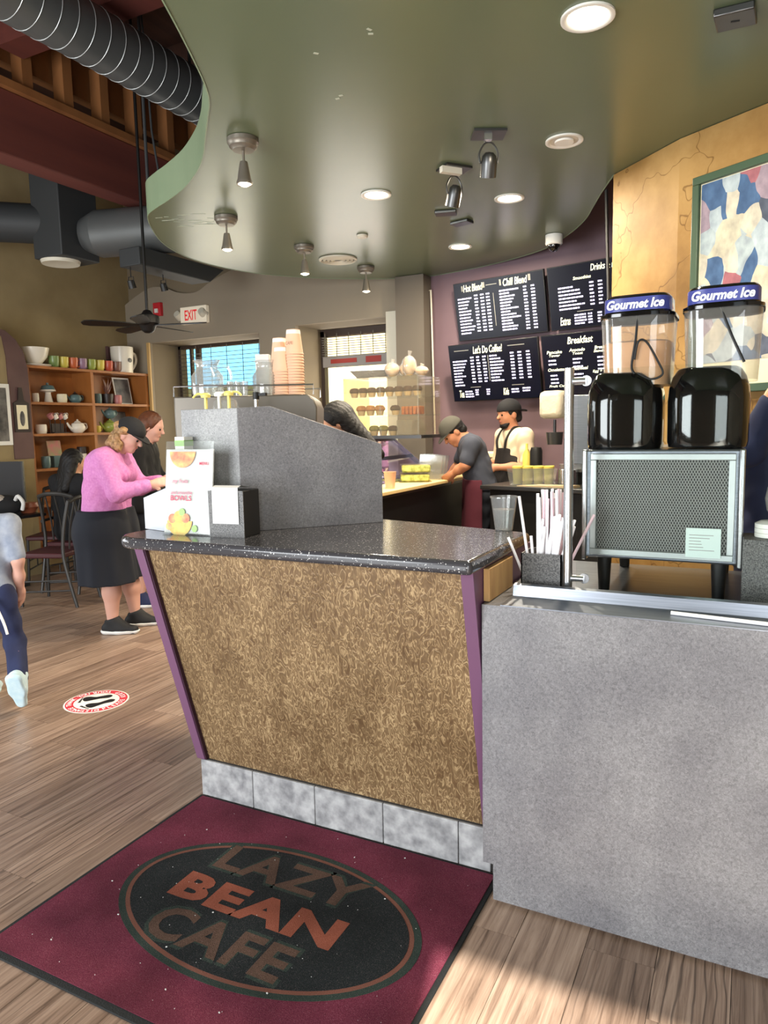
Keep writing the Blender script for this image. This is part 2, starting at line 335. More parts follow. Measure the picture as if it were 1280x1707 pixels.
    def build(s, name, mat, parent=None, world=False, smooth=True, bevel=0, kind=None):
        me = bpy.data.meshes.new(name)
        vs = s.v
        if parent is not None and world:
            inv = WM[parent.name].inverted(); vs = [tuple(inv @ Vector(p)) for p in vs]
        me.from_pydata(vs, [], s.f); me.update()
        return finish(me, name, mat, parent, smooth, bevel, kind)
def finish(me, name, mat, parent=None, smooth=True, bevel=0, kind=None, sharp=38):
    me.materials.append(MATS[mat])
    if smooth:
        me.polygons.foreach_set('use_smooth', [True]*len(me.polygons)); me.set_sharp_from_angle(angle=R(sharp))
    o = bpy.data.objects.new(name, me); COL.objects.link(o)
    if parent is not None: o.parent = parent; WM[o.name] = WM[parent.name].copy()
    else: WM[o.name] = Matrix.Identity(4)
    if bevel:
        bm = o.modifiers.new('bevel', 'BEVEL'); bm.width = bevel; bm.segments = 2; bm.limit_method = 'ANGLE'; bm.angle_limit = R(50)
    if kind: o['kind'] = kind
    return o
def thing(name, label, cat, loc=(0, 0, 0), rz=0, group=None, rot=None, kind=None):
    o = bpy.data.objects.new(name, None); COL.objects.link(o); o.empty_display_size = .1
    o.location = loc; o.rotation_euler = rot if rot else (0, 0, rz)
    WM[o.name] = Matrix.Translation(loc) @ Euler(o.rotation_euler).to_matrix().to_4x4()
    if label: o['label'] = label
    if cat: o['category'] = cat
    if group: o['group'] = group
    if kind: o['kind'] = kind
    return o
def tag(o, label, cat, group=None):
    o['label'] = label; o['category'] = cat
    if group: o['group'] = group
    return o
def dup(root, loc, rz=0, label=None, group=None, mats=None):
    r = root.copy(); COL.objects.link(r); r.location = loc; r.rotation_euler = (0, 0, rz)
    WM[r.name] = Matrix.Translation(loc) @ Matrix.Rotation(rz, 4, 'Z')
    if label: r['label'] = label
    if group: r['group'] = group
    for ch in list(root.children):
        c = ch.copy(); COL.objects.link(c); c.parent = r
        for g in list(ch.children):
            d = g.copy(); COL.objects.link(d); d.parent = c
    return r
def struct(o, label=None):
    o['kind'] = 'structure'
    if label: o['label'] = label
    return o
def txt(body, size=1, offset=0, shear=0, align='CENTER', spacing=1, res=3):
    cu = bpy.data.curves.new('t', 'FONT'); cu.body = body; cu.size = size; cu.offset = offset; cu.shear = shear
    cu.align_x = align; cu.align_y = 'CENTER'; cu.space_character = spacing; cu.resolution_u = res
    o = bpy.data.objects.new('t', cu); COL.objects.link(o)
    dg = bpy.context.evaluated_depsgraph_get()
    me = bpy.data.meshes.new_from_object(o.evaluated_get(dg))
    vs = [tuple(v.co) for v in me.vertices]; fs = [tuple(p.vertices) for p in me.polygons]
    bpy.data.objects.remove(o); bpy.data.curves.remove(cu); bpy.data.meshes.remove(me)
    return vs, fs
def fit(vs, x0, x1, y0, y1):
    ax = min(v[0] for v in vs); bx = max(v[0] for v in vs); ay = min(v[1] for v in vs); by = max(v[1] for v in vs)
    return [(x0+(v[0]-ax)/(bx-ax)*(x1-x0), y0+(v[1]-ay)/(by-ay)*(y1-y0), 0) for v in vs]
def smooth_curve(pts, k=6, closed=False):
    out = []; n = len(pts)
    for i in range(n if closed else n-1):
        p0, p1, p2, p3 = [Vector(pts[(i+j) % n] if closed else pts[min(max(i+j, 0), n-1)]) for j in (-1, 0, 1, 2)]
        for q in range(k):
            t = q/k; out.append(.5*((2*p1)+(p2-p0)*t+(2*p0-5*p1+4*p2-p3)*t*t+(3*p1-p0-3*p2+p3)*t**3))
    if not closed: out.append(Vector(pts[-1]))
    return out
RX90 = Matrix.Rotation(R(90), 4, 'X')      # XY drawing -> XZ wall facing -Y

# ------------------------------------------------------------------ setting: floor
fl = struct(B().bb(-7.4, 2.6, -2.0, 9.0, -.12, -.004).build('floor', 'grout'), 'grey-brown wood plank floor')
PW, PL = .19, 1.22
plank_meshes = []
for i in range(4):
    bq = B().box((0, 0, -.002), (PW-.0016, PL-.0016, .004)); me = bpy.data.meshes.new('plank'); me.from_pydata(bq.v, [], bq.f); me.materials.append(MATS['plank']); plank_meshes.append(me)
cnt = 0
rest = B()
for i in range(-39, 14):
    x = i*PW+.095
    off = random.uniform(0, PL)
    for j in range(-2, 9):
        y = j*PL+off
        if y-PL/2 > 7.4: continue
        near = (-6.0 < x < 1.0) and (1.0-PL/2 < y < 5.3) and not (x > -1.9 and y > 3.0) and not (x < -2.2-(y*.2) - 2.6 and y < 2.2)
        if near and cnt < 290:
            o = bpy.data.objects.new('plank', random.choice(plank_meshes)); COL.objects.link(o); o.location = (x, y, 0); o.parent = fl; cnt += 1
        else:
            rest.box((x, y, -.002), (PW-.0016, PL-.0016, .004))
rest.build('far_planks', 'plank', fl, kind='stuff', smooth=False)

# ------------------------------------------------------------------ setting: outer shell
H_ROOF = 5.0
struct(B().bb(-7.5, 2.7, -2.2, 7.7, H_ROOF, H_ROOF+.15).build('ceiling', 'deck_wood'), 'dark stained roof deck above the beams')
wl = B()                                   # left wall with a street window beside the camera
wl.bb(-7.4, -7.2, 2.8, 7.0, 0, H_ROOF); wl.bb(-7.4, -7.2, -2.0, .0, 0, H_ROOF); wl.bb(-7.4, -7.2, 0, 2.8, 0, .8); wl.bb(-7.4, -7.2, 0, 2.8, 2.6, H_ROOF)
struct(wl.build('wall_left', 'olive_wall', smooth=False), 'mottled olive brown plaster wall')
wf = B()                                   # shopfront behind the camera
for a in ((-7.4, -4.6, 0, H_ROOF), (-1.6, .1, 0, H_ROOF), (2.1, 2.7, 0, H_ROOF), (-4.6, -1.6, 2.75, H_ROOF), (.1, 2.1, 2.52, H_ROOF), (-4.6, -1.6, 0, .3)):
    wf.bb(a[0], a[1], -2.1, -1.95, a[2], a[3])
struct(B().bb(-7.4, -.45, -6.5, -2.1, 2.8, 2.95).build('trim_5', 'taupe_wall'), 'added unseen slab blocking the sun outside the shopfront')  # unseen slab, added to keep sun from coming through the shopfront
struct(wf.build('wall_front', 'taupe_wall', smooth=False), 'shopfront wall')
struct(B().bb(2.5, 2.7, -2.0, 9.0, 0, H_ROOF).build('wall_right', 'taupe_wall', smooth=False), 'plain wall')
# back wall with two deep window openings
OP = ((-6.84, -5.12, .85, 2.62), (-4.62, -3.46, .85, 2.66))
wb = B()
y0, y1 = 7.0, 7.62
wb.bb(-7.4, OP[0][0], y0, y1, 0, H_ROOF); wb.bb(OP[0][1], OP[1][0], y0, y1, 0, H_ROOF); wb.bb(OP[1][1], -3.0, y0, y1, 0, H_ROOF)
for o in OP: wb.bb(o[0], o[1], y0, y1, 0, o[2]); wb.bb(o[0], o[1], y0, y1, o[3], H_ROOF)
struct(wb.build('wall_back', 'taupe_mid', smooth=False), 'taupe back wall with two windows')
wv = [(-7.2, .0), (-7.2, 3.12), (-7.0, 3.21), (-6.75, 3.29), (-6.53, 3.27), (-6.35, 3.2), (-6.18, 3.165), (-6.0, 3.17), (-5.82, 3.25), (-5.55, 3.34), (-5.2, 3.42), (-4.6, 3.48), (-3.02, 3.5)]
wave = [(p.x, p.y) for p in smooth_curve([(a, c, 0) for a, c in wv[1:]], 5)]
mw = B()
for i in range(len(wave)-1):               # wavy furred-out face in vertical strips, leaving the openings free
    (xa, za), (xb, zb) = wave[i], wave[i+1]
    mw.hexa([(xa, 6.93, 2.66), (xb, 6.93, 2.66), (xb, 6.999, 2.66), (xa, 6.999, 2.66), (xa, 6.93, za), (xb, 6.93, zb), (xb, 6.999, zb), (xa, 6.999, za)])
mw.bb(-7.2, OP[0][0], 6.93, 6.999, 0, 2.66); mw.bb(OP[0][1], OP[1][0], 6.93, 6.999, 0, 2.66); mw.bb(OP[1][1], -3.02, 6.93, 6.999, 0, 2.66)
mw.bb(OP[0][0], OP[0][1], 6.93, 6.999, 2.62, 2.66); mw.bb(OP[0][0], OP[0][1], 6.93, 6.999, 0, .85); mw.bb(OP[1][0], OP[1][1], 6.93, 6.999, 0, .85)
struct(mw.build('trim_1', 'taupe_wall', smooth=False), 'taupe wall facing with a wavy top edge')
struct(B().bb(-6.85, -6.81, 6.905, 6.93, .8, 2.62).build('trim_2', 'sill_wood'), 'thin light wood edge of the window recess')
struct(B().bb(-3.46, -3.3, 6.895, 6.93, .8, 2.7).build('trim_3', 'off_white'), 'pale trim right of the window')
# windows: frames, mullions, panes, blinds
def window(idx, x0, x1, transom):
    w = thing('window_%d' % idx, None, None, ((x0+x1)/2, 7.5, .85), kind='structure')
    w['label'] = 'window with wire blind over blue view' if idx == 1 else 'window with transom bar and bright cream view'
    fr = B()
    for a in ((x0, x0+.05, .85, 2.64), (x1-.05, x1, .85, 2.64), (x0, x1, .85, .92), (x0, x1, 2.58, 2.66)): fr.bb(a[0], a[1], 7.46, 7.53, a[2], a[3])
    fr.build('window_frame', 'mullion', w, True)
    if idx == 1:
        B().bb(x0+.2, x0+.235, 7.455, 7.5, .9, 2.6).build('mullion', 'mullion', w, True)
        B().bb(x0+.3, x0+.37, 7.455, 7.5, .9, 2.6).build('mullion', 'mullion', w, True)
    B().bb(x0+.04, x1-.04, 7.49, 7.496, .9, 2.6).build('pane', 'pane', w, True)
    n = 13 if idx == 1 else 9
    zb, zt = (1.9, 2.5) if idx == 1 else (2.34, 2.56)
    for i in range(n):
        z = zb + (zt-zb)*i/(n-1)
        B().bb(x0+.05, x1-.05, 7.40, 7.414, z-.003, z+.003).build('blind_slat', 'blind', w, True, smooth=False)
    for i in range(7):
        x = x0+.1+(x1-x0-.2)*i/6
        B().bb(x-.004, x+.004, 7.396, 7.4, zb, 2.6).build('blind_cord', 'blind', w, True, smooth=False)
    if transom:
        t = B().bb(x0+.04, x1-.02, 7.44, 7.5, 2.22, 2.34).build('transom', 'transom', w, True)
        B().bb(x0+.15, x0+.5, 7.435, 7.4395, 2.26, 2.31).build('sticker', 'sticker_red', t, True)
        B().bb(x0+.62, x0+.82, 7.435, 7.4395, 2.25, 2.32).build('sticker', 'sticker_red', t, True)
    return w
window(1, OP[0][0], OP[0][1], False); window(2, OP[1][0], OP[1][1], True)
# outside: ground, the house across the yard and its blue awning wall
struct(B().bb(-30, 15, 9.0, 30, -.3, -.1).build('ground', 'asphalt'), 'yard outside')
nb = tag(thing('neighbour_house', 'sunlit cream house wall outside the back windows', 'house', (-12, 17, -.1)), 'sunlit cream house wall outside the back windows', 'house')
B().bb(-30, 10, 17, 17.4, -.1, 6.5).build('wall', 'ext_cream', nb, True)
B().bb(-30, 10, 16.9, 17, -.1, 1.9).build('plinth', 'ext_yellow', nb, True)
bp = thing('blue_shade_panel', 'bright blue shade panel seen through the left back window', 'panel', (-14, 16.7, -.1))
B().bb(-17.5, -11.2, 16.5, 16.6, 2.75, 4.55).build('panel', 'ext_blue', bp, True)
for x in (-17.3, -14.4, -11.4): B().bb(x-.05, x+.05, 16.6, 16.7, -.1, 4.5).build('post', 'off_white', bp, True)
fb = B()
for i in range(60):
    fb.ball((random.uniform(-10.2, -7.8), 16.3+random.uniform(-.3, .3), random.uniform(.0, 1.35)), random.uniform(.1, .22), 8)
fb2 = fb.build('flowering_bush', 'ext_pink'); tag(fb2, 'pink flowering bush outside behind the pastry case', 'bush')

# purple menu wall, set at an angle, running to the gold walls
pa = R(-13); pu = Vector((math.cos(pa), math.sin(pa), 0)); pn = Vector((math.sin(pa), -math.cos(pa), 0))
P0 = Vector((-3.02, 6.93, 0))
def strip_wall(name, pts, th, z0, z1, mat):
    """pts: plan polyline; thickness to the far side"""
    bq = B()
    for i in range(len(pts)-1):
        a = Vector((*pts[i], 0)); c = Vector((*pts[i+1], 0)); d = (c-a).normalized(); nn = Vector((-d.y, d.x, 0))*th
        bq.hexa([(a.x, a.y, z0), (c.x, c.y, z0), (c.x+nn.x, c.y+nn.y, z0), (a.x+nn.x, a.y+nn.y, z0), (a.x, a.y, z1), (c.x, c.y, z1), (c.x+nn.x, c.y+nn.y, z1), (a.x+nn.x, a.y+nn.y, z1)])
    return struct(bq.build(name, mat, smooth=False))
pe = P0 + pu*5.6
strip_wall('wall_menu', [(P0.x, P0.y), (pe.x, pe.y)], .15, 0, H_ROOF, 'purple_wall')['label'] = 'plum purple wall behind the menu screens'
B_ = B().bb(-3.26, -2.95, 6.72, 6.925, 0, 2.998).build('trim_4', 'taupe_dark', smooth=False); struct(B_, 'dark taupe pilaster at the corner of the purple wall')
cq = B().tube([(-2.985, 6.86, 2.85), (-2.93, 6.86, 2.86), (-2.92, 6.85, 2.6), (-2.9, 6.85, 1.4)], .009, 6).build('wall_cable', 'off_white'); tag(cq, 'thin white cable running down the edge of the purple wall', 'cable')
gw = strip_wall('wall_gold', [(-.81, 4.75), (-.40, 4.35), (.62, 3.71), (2.5, 3.0)], .18, 0, 3.0, 'gold_wall'); gw['label'] = 'creased gold leaf wall'
cc = B().tube([(-.9, 5.02, 3.0), (-.885, 4.99, 2.7), (-.87, 4.96, 2.45), (-.86, 4.95, 2.2)], .011, 6).build('hanging_cable', 'steel_dark'); tag(cc, 'dark cable hanging down beside the gold wall', 'cable')

# ------------------------------------------------------------------ green curved soffit
so = [(-1.50, 1.25), (-1.72, 1.72), (-1.89, 2.08), (-2.02, 2.34), (-2.17, 2.62), (-2.27, 2.77), (-2.38, 2.89), (-2.57, 3.09), (-2.73, 3.26), (-2.91, 3.42), (-3.18, 3.61), (-3.45, 3.75), (-3.63, 3.83), (-3.82, 3.94), (-4.02, 4.18), (-4.23, 4.49), (-4.36, 4.78), (-4.44, 5.12), (-4.42, 5.5), (-4.29, 5.9), (-3.95, 6.35), (-3.6, 6.62), (-3.3, 6.8), (-3.02, 6.88), (-2.76, 6.86), (-2.23, 6.71), (-1.69, 6.41), (-1.39, 6.04), (-1.18, 5.68), (-1.05, 5.35), (-.94, 5.06), (-.81, 4.75)]
sc = [(p.x, p.y) for p in smooth_curve([(a, c, 0) for a, c in so], 4)]
outl = sc + [(-.40, 4.42), (.62, 3.78), (2.45, 3.07), (2.45, -1.9), (-1.0, -1.9), (-1.1, .2), (-1.28, .75)]
sf = struct(B().prism(outl, 3.003, 3.22).build('ceiling_soffit', 'soffit_green', smooth=False), 'glossy olive green dropped ceiling with a curved edge')
fa = B(); FZ = .215
for i in range(len(sc)-1):                 # fascia band round the curve, window light painted in as lighter green
    (xa, ya), (xb, yb) = sc[i], sc[i+1]; d = Vector((xb-xa, yb-ya, 0)).normalized(); nn = Vector((-d.y, d.x, 0))*.006
    d2 = nn
    fa.hexa([(xa+d2.x, ya+d2.y, 3.0), (xb+d2.x, yb+d2.y, 3.0), (xb, yb, 3.0), (xa, ya, 3.0), (xa+d2.x, ya+d2.y, 3.225), (xb+d2.x, yb+d2.y, 3.225), (xb, yb, 3.225), (xa, ya, 3.225)])
fa.build('fascia', 'fascia_lit_green', sf)
scr = B()                                  # scuffs at the corner of the soffit
for i in range(26):
    x = -3.80+random.uniform(0, .32); y = 4.02+random.uniform(-.02, .3)+(x+3.8)*.1; L_ = random.uniform(.02, .12)
    a = R(27+random.uniform(-14, 14)); scr.box((x, y, 3.0022), (L_, .0025, .0012), a)
for px_, py_ in ((-1.35, 2.6), (-1.36, 2.63), (-1.62, 2.65), (-1.75, 3.04), (-1.72, 3.02)):
    scr.box((px_, py_, 3.0022), (.02, .012, .0012), R(random.uniform(0, 90)))
scr.build('scuff', 'scratch', sf, kind='stuff')

# ------------------------------------------------------------------ exposed roof structure
bm_ = B().bb(-5.35, -5.12, -1.9, 6.9, 3.62, 4.1).build('main_beam', 'beam_red', bevel=.01); tag(bm_, 'long dark red glulam beam under the joists', 'beam')
B().bb(-5.4, -5.07, -1.9, 6.9, 4.1, 4.16).build('top_plate', 'joist_wood', bm_, True)
ordn = ['first', 'second', 'third', 'fourth', 'fifth', 'sixth', 'seventh', 'eighth']
for i, y in enumerate((3.29, 3.67, 4.06, 4.44, 4.82, 5.20, 5.62, 6.05)):
    j = B().bb(-5.22, -5.10, y-.045, y+.045, 4.16, 4.62).build('joist_block', 'joist_wood'); tag(j, 'upright timber block on the red beam, %s from the left' % ordn[i], 'beam', 'joist blocks on the red beam')
tag(B().bb(-5.36, -5.08, -1.9, 6.9, 4.70, 4.82).build('header_beam', 'deck_wood'), 'dark timber header above the joist blocks', 'beam')
tag(B().bb(-5.34, -5.24, -1.9, 6.9, 4.36, 4.69).build('blocking_board', 'joist_wood'), 'timber board behind the joist blocks', 'beam')
tag(B().bb(-5.08, -2.0, 3.8, 4.02, 4.36, 4.66).build('cross_beam', 'beam_red'), 'red painted cross beam passing above the round duct', 'beam')
tag(B().bb(-7.2, -5.37, 3.8, 4.02, 4.36, 4.66).build('cross_beam', 'beam_red'), 'red painted beam stub behind the long beam at the left edge', 'beam')
tag(B().bb(-5.0, 2.5, 5.4, 5.62, 4.83, 4.99).build('cross_beam', 'deck_wood'), 'dark brown cross beam close under the roof deck', 'beam')
# round duct with seams
du = thing('round_duct', 'large round grey spiral duct hung below the roof', 'duct', (-4.0, 0, 4.12))
B().cyl((-4.0, -1.9, 4.12), (-4.0, 6.9, 4.12), .185, n=36).build('duct_tube', 'duct', du, True)
for i in range(46):
    y = 1.2+i*.125
    if y < 6.8: B().ring((-4.0, y, 4.12), .1865, .0028, 36, 5, RX90).build('seam', 'duct_seam', du, True)
for y in (3.5, 4.6): B().cyl((-3.95, y, 4.28), (-3.95, y, 4.99), .012, n=8).build('hanger_rod', 'duct_dark', du, True)
# square plenum with branch ducts
pl_ = thing('supply_plenum', 'dark grey square duct drop with round branches on the left wall', 'duct', (-6.2, 5.0, 3.2))
B().bb(-6.12, -5.74, 4.80, 5.24, 3.15, 4.3).build('drop', 'duct_dark', pl_, True, bevel=.01)
B().cyl((-6.1, 4.95, 3.5), (-6.98, 4.24, 3.52), .18, n=28).build('branch_duct', 'duct_dark', pl_, True)
B().cyl((-5.62, 5.15, 3.39), (-4.62, 5.49, 3.40), .215, n=32).cyl((-5.62, 5.15, 3.39), (-5.76, 5.10, 3.39), .215, .15, n=32).build('branch_duct', 'duct', pl_, True)
B().lathe([(0, 3.13), (.12, 3.13), (.17, 3.12), (.18, 3.15), (.16, 3.16)], (-5.98, 4.98, 0), 28).build('diffuser', 'off_white', pl_, True)
bd = B(); bd.hexa([(-5.2, 4.97, 3.0), (-4.95, 4.97, 3.0), (-4.95, 5.92, 3.0), (-5.2, 5.92, 3.0), (-5.2, 4.97, 3.16), (-4.95, 4.97, 3.16), (-4.95, 6.15, 3.16), (-5.2, 6.15, 3.16)])
bd = bd.build('flat_duct', 'duct_dark', bevel=.008); tag(bd, 'flat dark duct with a slanted end under the round branch duct', 'duct')
tag(B().cyl((-4.27, 4.42, 3.226), (-4.27, 4.42, 4.99), .012, n=8).build('hanging_rod', 'duct_dark'), 'thin dark rod hanging from the roof left of the soffit', 'rod')
tag(B().tube([(-4.14, 4.45, 3.226), (-4.2, 4.42, 3.8), (-4.3, 4.5, 4.4), (-4.28, 4.44, 4.99)], .008, 6).build('loose_cable', 'duct_dark'), 'loose dark cable hanging beside the thin rod', 'cable')

# ------------------------------------------------------------------ entrance mat
mx0, mx1, my0, my1 = -1.985, -.70, 1.185, 2.165
mt = thing('entrance_mat', 'burgundy carpet mat with black oval reading LAZY BEAN CAFE', 'mat', ((mx0+mx1)/2, (my0+my1)/2, 0))
B().bb(mx0, mx1, my0, my1, .0, .006).build('rubber_edge', 'rubber', mt, True, bevel=.002)
B().bb(mx0+.016, mx1-.016, my0+.022, my1-.012, .006, .0085).build('pile', 'carpet_red', mt, True)
OC = (-1.315, 1.682)
def oval(a, bq, z0, z1, mat, name, n=72):
    return B().prism([(OC[0]+a*math.cos(2*PI*i/n), OC[1]+bq*math.sin(2*PI*i/n)) for i in range(n)], z0, z1).build(name, mat, mt, True)
oval(.525, .318, .0085, .0092, 'carpet_green', 'oval_border'); oval(.502, .298, .0092, .0096, 'carpet_ring', 'oval_ring'); oval(.487, .285, .0096, .0102, 'carpet_black', 'oval')
for word, x0, x1, y0, y1, sh in (('LAZY', -1.612, -1.055, 1.79, 1.925, 'carpet_faded'), ('BEAN', -1.65, -1.035, 1.612, 1.74, 'carpet_orange'), ('CAFE', -1.60, -1.105, 1.438, 1.578, 'carpet_faded')):
    vs, fs = txt(word, 1, .045 if word == 'BEAN' else .03, spacing=1.08); vs0 = fit(vs, x0, x1, y0, y1)
    B().add([(a, c, .0108) for a, c, _ in vs0], fs).build('letters', sh, mt, True, smooth=False)
    if sh == 'carpet_faded':
        vs, fs = txt(word, 1, .035, spacing=1.08); vs0 = fit(vs, x0-.012, x1+.012, y0-.012, y1+.012)
        B().add([(a, c, .0105) for a, c, _ in vs0], fs).build('letter_outline', 'carpet_green', mt, True, smooth=False)
cr = B()
for i in range(70):
    x = random.uniform(mx0+.05, mx1-.05); y = random.uniform(my0+.05, my1-.05); s_ = random.choice((.001, .0013, .0016, .0016, .003))
    cr.box((x, y, .012), (s_*1.6, s_, s_*.6), random.uniform(0, 3))
cr.build('crumbs', 'paper', mt, True, kind='stuff', smooth=False)

# ------------------------------------------------------------------ bar counter (leaning gold panel on a tiled plinth)
CX0, CX1 = -1.985, -.72
ZT = 1.115
bc = thing('bar_counter', 'bar counter with leaning gold relief panel and purple edges on tiled base', 'counter', ((CX0+CX1)/2, 2.3, 0))
B().bb(CX0+.02, CX1-.02, 2.19, 2.75, 0, .16).bb(CX0+.03, CX1-.03, 2.23, 2.62, .16, 1.06).build('carcass', 'black', bc, True)
def lean(x0, x1, off, z0=.16, z1=1.068, yb=2.172, yt=1.985, th=.02):
    f = lambda z: yb+(yt-yb)*(z-.16)/(1.068-.16)
    ya, yc = f(z0)-off, f(z1)-off
    return [(x0, ya, z0), (x1, ya, z0), (x1, ya+th, z0), (x0, ya+th, z0), (x0, yc, z1), (x1, yc, z1), (x1, yc+th, z1), (x0, yc+th, z1)]
fp = lean(CX0+.03, CX1-.039, -.012); TLX = -.085
for i_ in (4, 7): fp[i_] = (fp[i_][0]+TLX, fp[i_][1], fp[i_][2])
B().hexa(fp).build('front_panel', 'gold_relief', bc, True)
for x0, x1, tl in ((CX0-.014, CX0+.028, TLX), (CX1-.041, CX1, 0)):
    e = B().hexa([(x0, 2.165, .16), (x1, 2.165, .16), (x1, 2.6, .16), (x0, 2.6, .16), (x0+tl, 1.975, 1.068), (x1+tl, 1.975, 1.068), (x1+tl, 2.6, 1.068), (x0+tl, 2.6, 1.068)]).build('edge_board', 'purple_trim', bc, True, bevel=.002)
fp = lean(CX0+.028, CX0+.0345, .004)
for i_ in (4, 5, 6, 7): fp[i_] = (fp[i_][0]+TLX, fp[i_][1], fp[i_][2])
B().hexa(fp).build('dark_bead', 'purple_dark', bc, True)  # thin dark purple bead beside the left edge board
tw = [(-1.982, -1.722), (-1.719, -1.432), (-1.429, -1.142), (-1.139, -.852), (-.849, -.735)]
B().bb(CX0, CX1-.01, 2.176, 2.2, 0.0, .158).build('plinth_grout', 'grout', bc, True)
for x0, x1 in tw: B().bb(x0, x1, 2.168, 2.184, .004, .157).build('tile', 'tile_grey', bc, True, bevel=.0025)
B().bb(CX0-.004, CX0+.004, 2.19, 2.48, .004, .157).build('tile', 'tile_grey', bc, True); B().bb(CX0-.004, CX0+.004, 2.483, 2.74, .004, .157).build('tile', 'tile_grey', bc, True)
B().bb(CX1+.002, CX1+.022, 2.06, 2.30, .964, 1.066).build('end_block', 'raw_wood', bc, True, bevel=.002)
# countertop outline with a rounded front left corner and an angled back edge
ct = [(-.70, 1.905)] + [(-2.02+.13*math.cos(a), 2.035+.13*math.sin(a)) for a in [R(270-15*i) for i in range(7)]] + [(-2.15, 2.72), (-1.45, 2.72), (-.70, 2.52)]
ctop = B().prism(ct, 1.072, ZT).build('countertop', 'speckled_top', None, bevel=.016)
ctop.modifiers['bevel'].segments = 4
tag(ctop, 'black countertop with white specks and a rounded nose on the bar', 'countertop')

# grey laminate service counter on the right
gc = thing('service_counter', 'grey speckled laminate counter with a steel ledge', 'counter', (.6, 2.5, 0))
B().bb(-.713, 2.4, 2.03, 2.06, .13, .962).bb(-.68, 2.4, 2.03, 2.06, .012, .13).bb(-.713, -.69, 2.06, 2.56, .13, .962).bb(-.68, -.66, 2.06, 2.56, .012, .13).build('laminate_front', 'laminate', gc, True)
B().bb(-.66, 2.38, 2.08, 2.60, 0, .93).build('carcass', 'black', gc, True)
B().bb(-.69, 2.4, 2.06, 2.32, .93, .9625).build('laminate_top', 'laminate', gc, True)
stl = B(); prof = [(2.03, .9625), (2.03, .9655), (2.158, .966), (2.166, .999), (2.185, 1.002), (2.185, .99), (2.178, .9625)]
n_ = len(prof); xs = (-.655, 2.4)
stl.add([(x, y, z) for x in xs for y, z in prof], [tuple(range(n_)), tuple(range(2*n_-1, n_-1, -1))] + [(i, i+n_, (i+1) % n_+n_, (i+1) % n_) for i in range(n_)])
stl.build('steel_ledge', 'steel_brushed', gc, True)
B().bb(-.655, 2.4, 2.19, 2.95, .915, .94).build('steel_deck', 'steel_brushed', gc, True)
B().bb(-.64, 2.38, 2.62, 2.93, 0, .915).build('back_cabinet', 'steel_dark', gc, True)

# straw wrapper on ledge
tag(B().cyl((-.185, 2.10, .9715), (.30, 2.045, .9715), .0055, n=8).build('paper_straw', 'straw_white'), 'white wrapped straw lying on the steel ledge', 'straw')

# ------------------------------------------------------------------ grey shield on the countertop
sh = thing('register_shield', 'grey laminate shield box with a sloping side on the countertop', 'partition', (-1.72, 2.19, ZT))
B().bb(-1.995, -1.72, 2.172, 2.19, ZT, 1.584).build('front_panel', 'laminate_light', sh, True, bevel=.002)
A0 = Vector((-1.72, 2.172, 0)); A1 = Vector((-1.335, 2.600, 0)); sd = (A1-A0).normalized(); sl_ = (A1-A0).length
Ms = Matrix.Translation(A0) @ Matrix(((sd.x, 0, sd.y, 0), (sd.y, 0, -sd.x, 0), (0, 1, 0, 0), (0, 0, 0, 1)))
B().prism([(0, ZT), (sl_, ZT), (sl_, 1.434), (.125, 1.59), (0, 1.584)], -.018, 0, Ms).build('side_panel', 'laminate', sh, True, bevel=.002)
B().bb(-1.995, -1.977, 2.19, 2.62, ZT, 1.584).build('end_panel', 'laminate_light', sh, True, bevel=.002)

# white card box, acrylic menu stand, napkin dispenser
wbx = thing('card_box', 'white card box with a slanted open top beside the menu stand', 'box', (-2.06, 2.1, ZT))
B().add([(-2.165, 2.12, ZT+.001), (-1.99, 2.075, ZT+.001), (-1.93, 2.16, ZT+.001), (-2.10, 2.2, ZT+.001), (-2.165, 2.12, ZT+.125), (-1.99, 2.075, ZT+.175), (-1.93, 2.16, ZT+.16), (-2.10, 2.2, ZT+.12)], [(3,2,1,0),(0,1,5,4),(1,2,6,5),(2,3,7,6),(3,0,4,7),(4,5,6,7)]).build('body', 'card_white', wbx, True, smooth=False)
B().add([(-2.155, 2.122, ZT+.130), (-1.992, 2.082, ZT+.181), (-1.94, 2.158, ZT+.17), (-2.10, 2.19, ZT+.128)], [(0, 1, 2, 3)]).build('dark_opening', 'black', wbx, True, smooth=False)
ms = thing('menu_stand', 'clear acrylic stand with smoothie BOWLS flyer on the bar', 'sign', (-1.87, 2.04, ZT), R(3))
MT = Matrix.Rotation(R(-7), 4, 'X') @ RX90    # local: x across, y up the sheet, leaning back
B().box((0, .05, .004), (.225, .12, .006)).build('foot', 'acrylic', ms)
def sheet(x0, x1, y0, y1, d, th=.0012): return [tuple(MT @ Vector(p)) for p in ((x0,y0,-d),(x1,y0,-d),(x1,y0,-d-th),(x0,y0,-d-th),(x0,y1,-d),(x1,y1,-d),(x1,y1,-d-th),(x0,y1,-d-th))]
B().hexa(sheet(-.115, .105, .004, .352, 0, .003)).build('acrylic_front', 'acrylic', ms)
B().hexa(sheet(-.105, .1, .006, .318, .004)).build('flyer', 'paper', ms)
B().hexa(sheet(-.122, .1, .006, .322, .012)).build('back_flyer', 'paper', ms)
MP = MT @ Matrix.Translation((0, 0, .0008))
def disk(cx, cy, r, n=24, a0=0, a1=2*PI): return [(cx, cy)] + [(cx+r*math.cos(a0+(a1-a0)*i/n), cy+r*math.sin(a0+(a1-a0)*i/n)) for i in range(n+1)]
def flat(poly, mat, name, parent, M, z=0): return B().add([(x, y, z) for x, y in poly], [tuple(range(len(poly)))], M).build(name, mat, parent, smooth=False)
flat(disk(-.035, .312, .06, 24, PI, 2*PI), 'fruit_red', 'fruit_print', ms, MP, .0006)
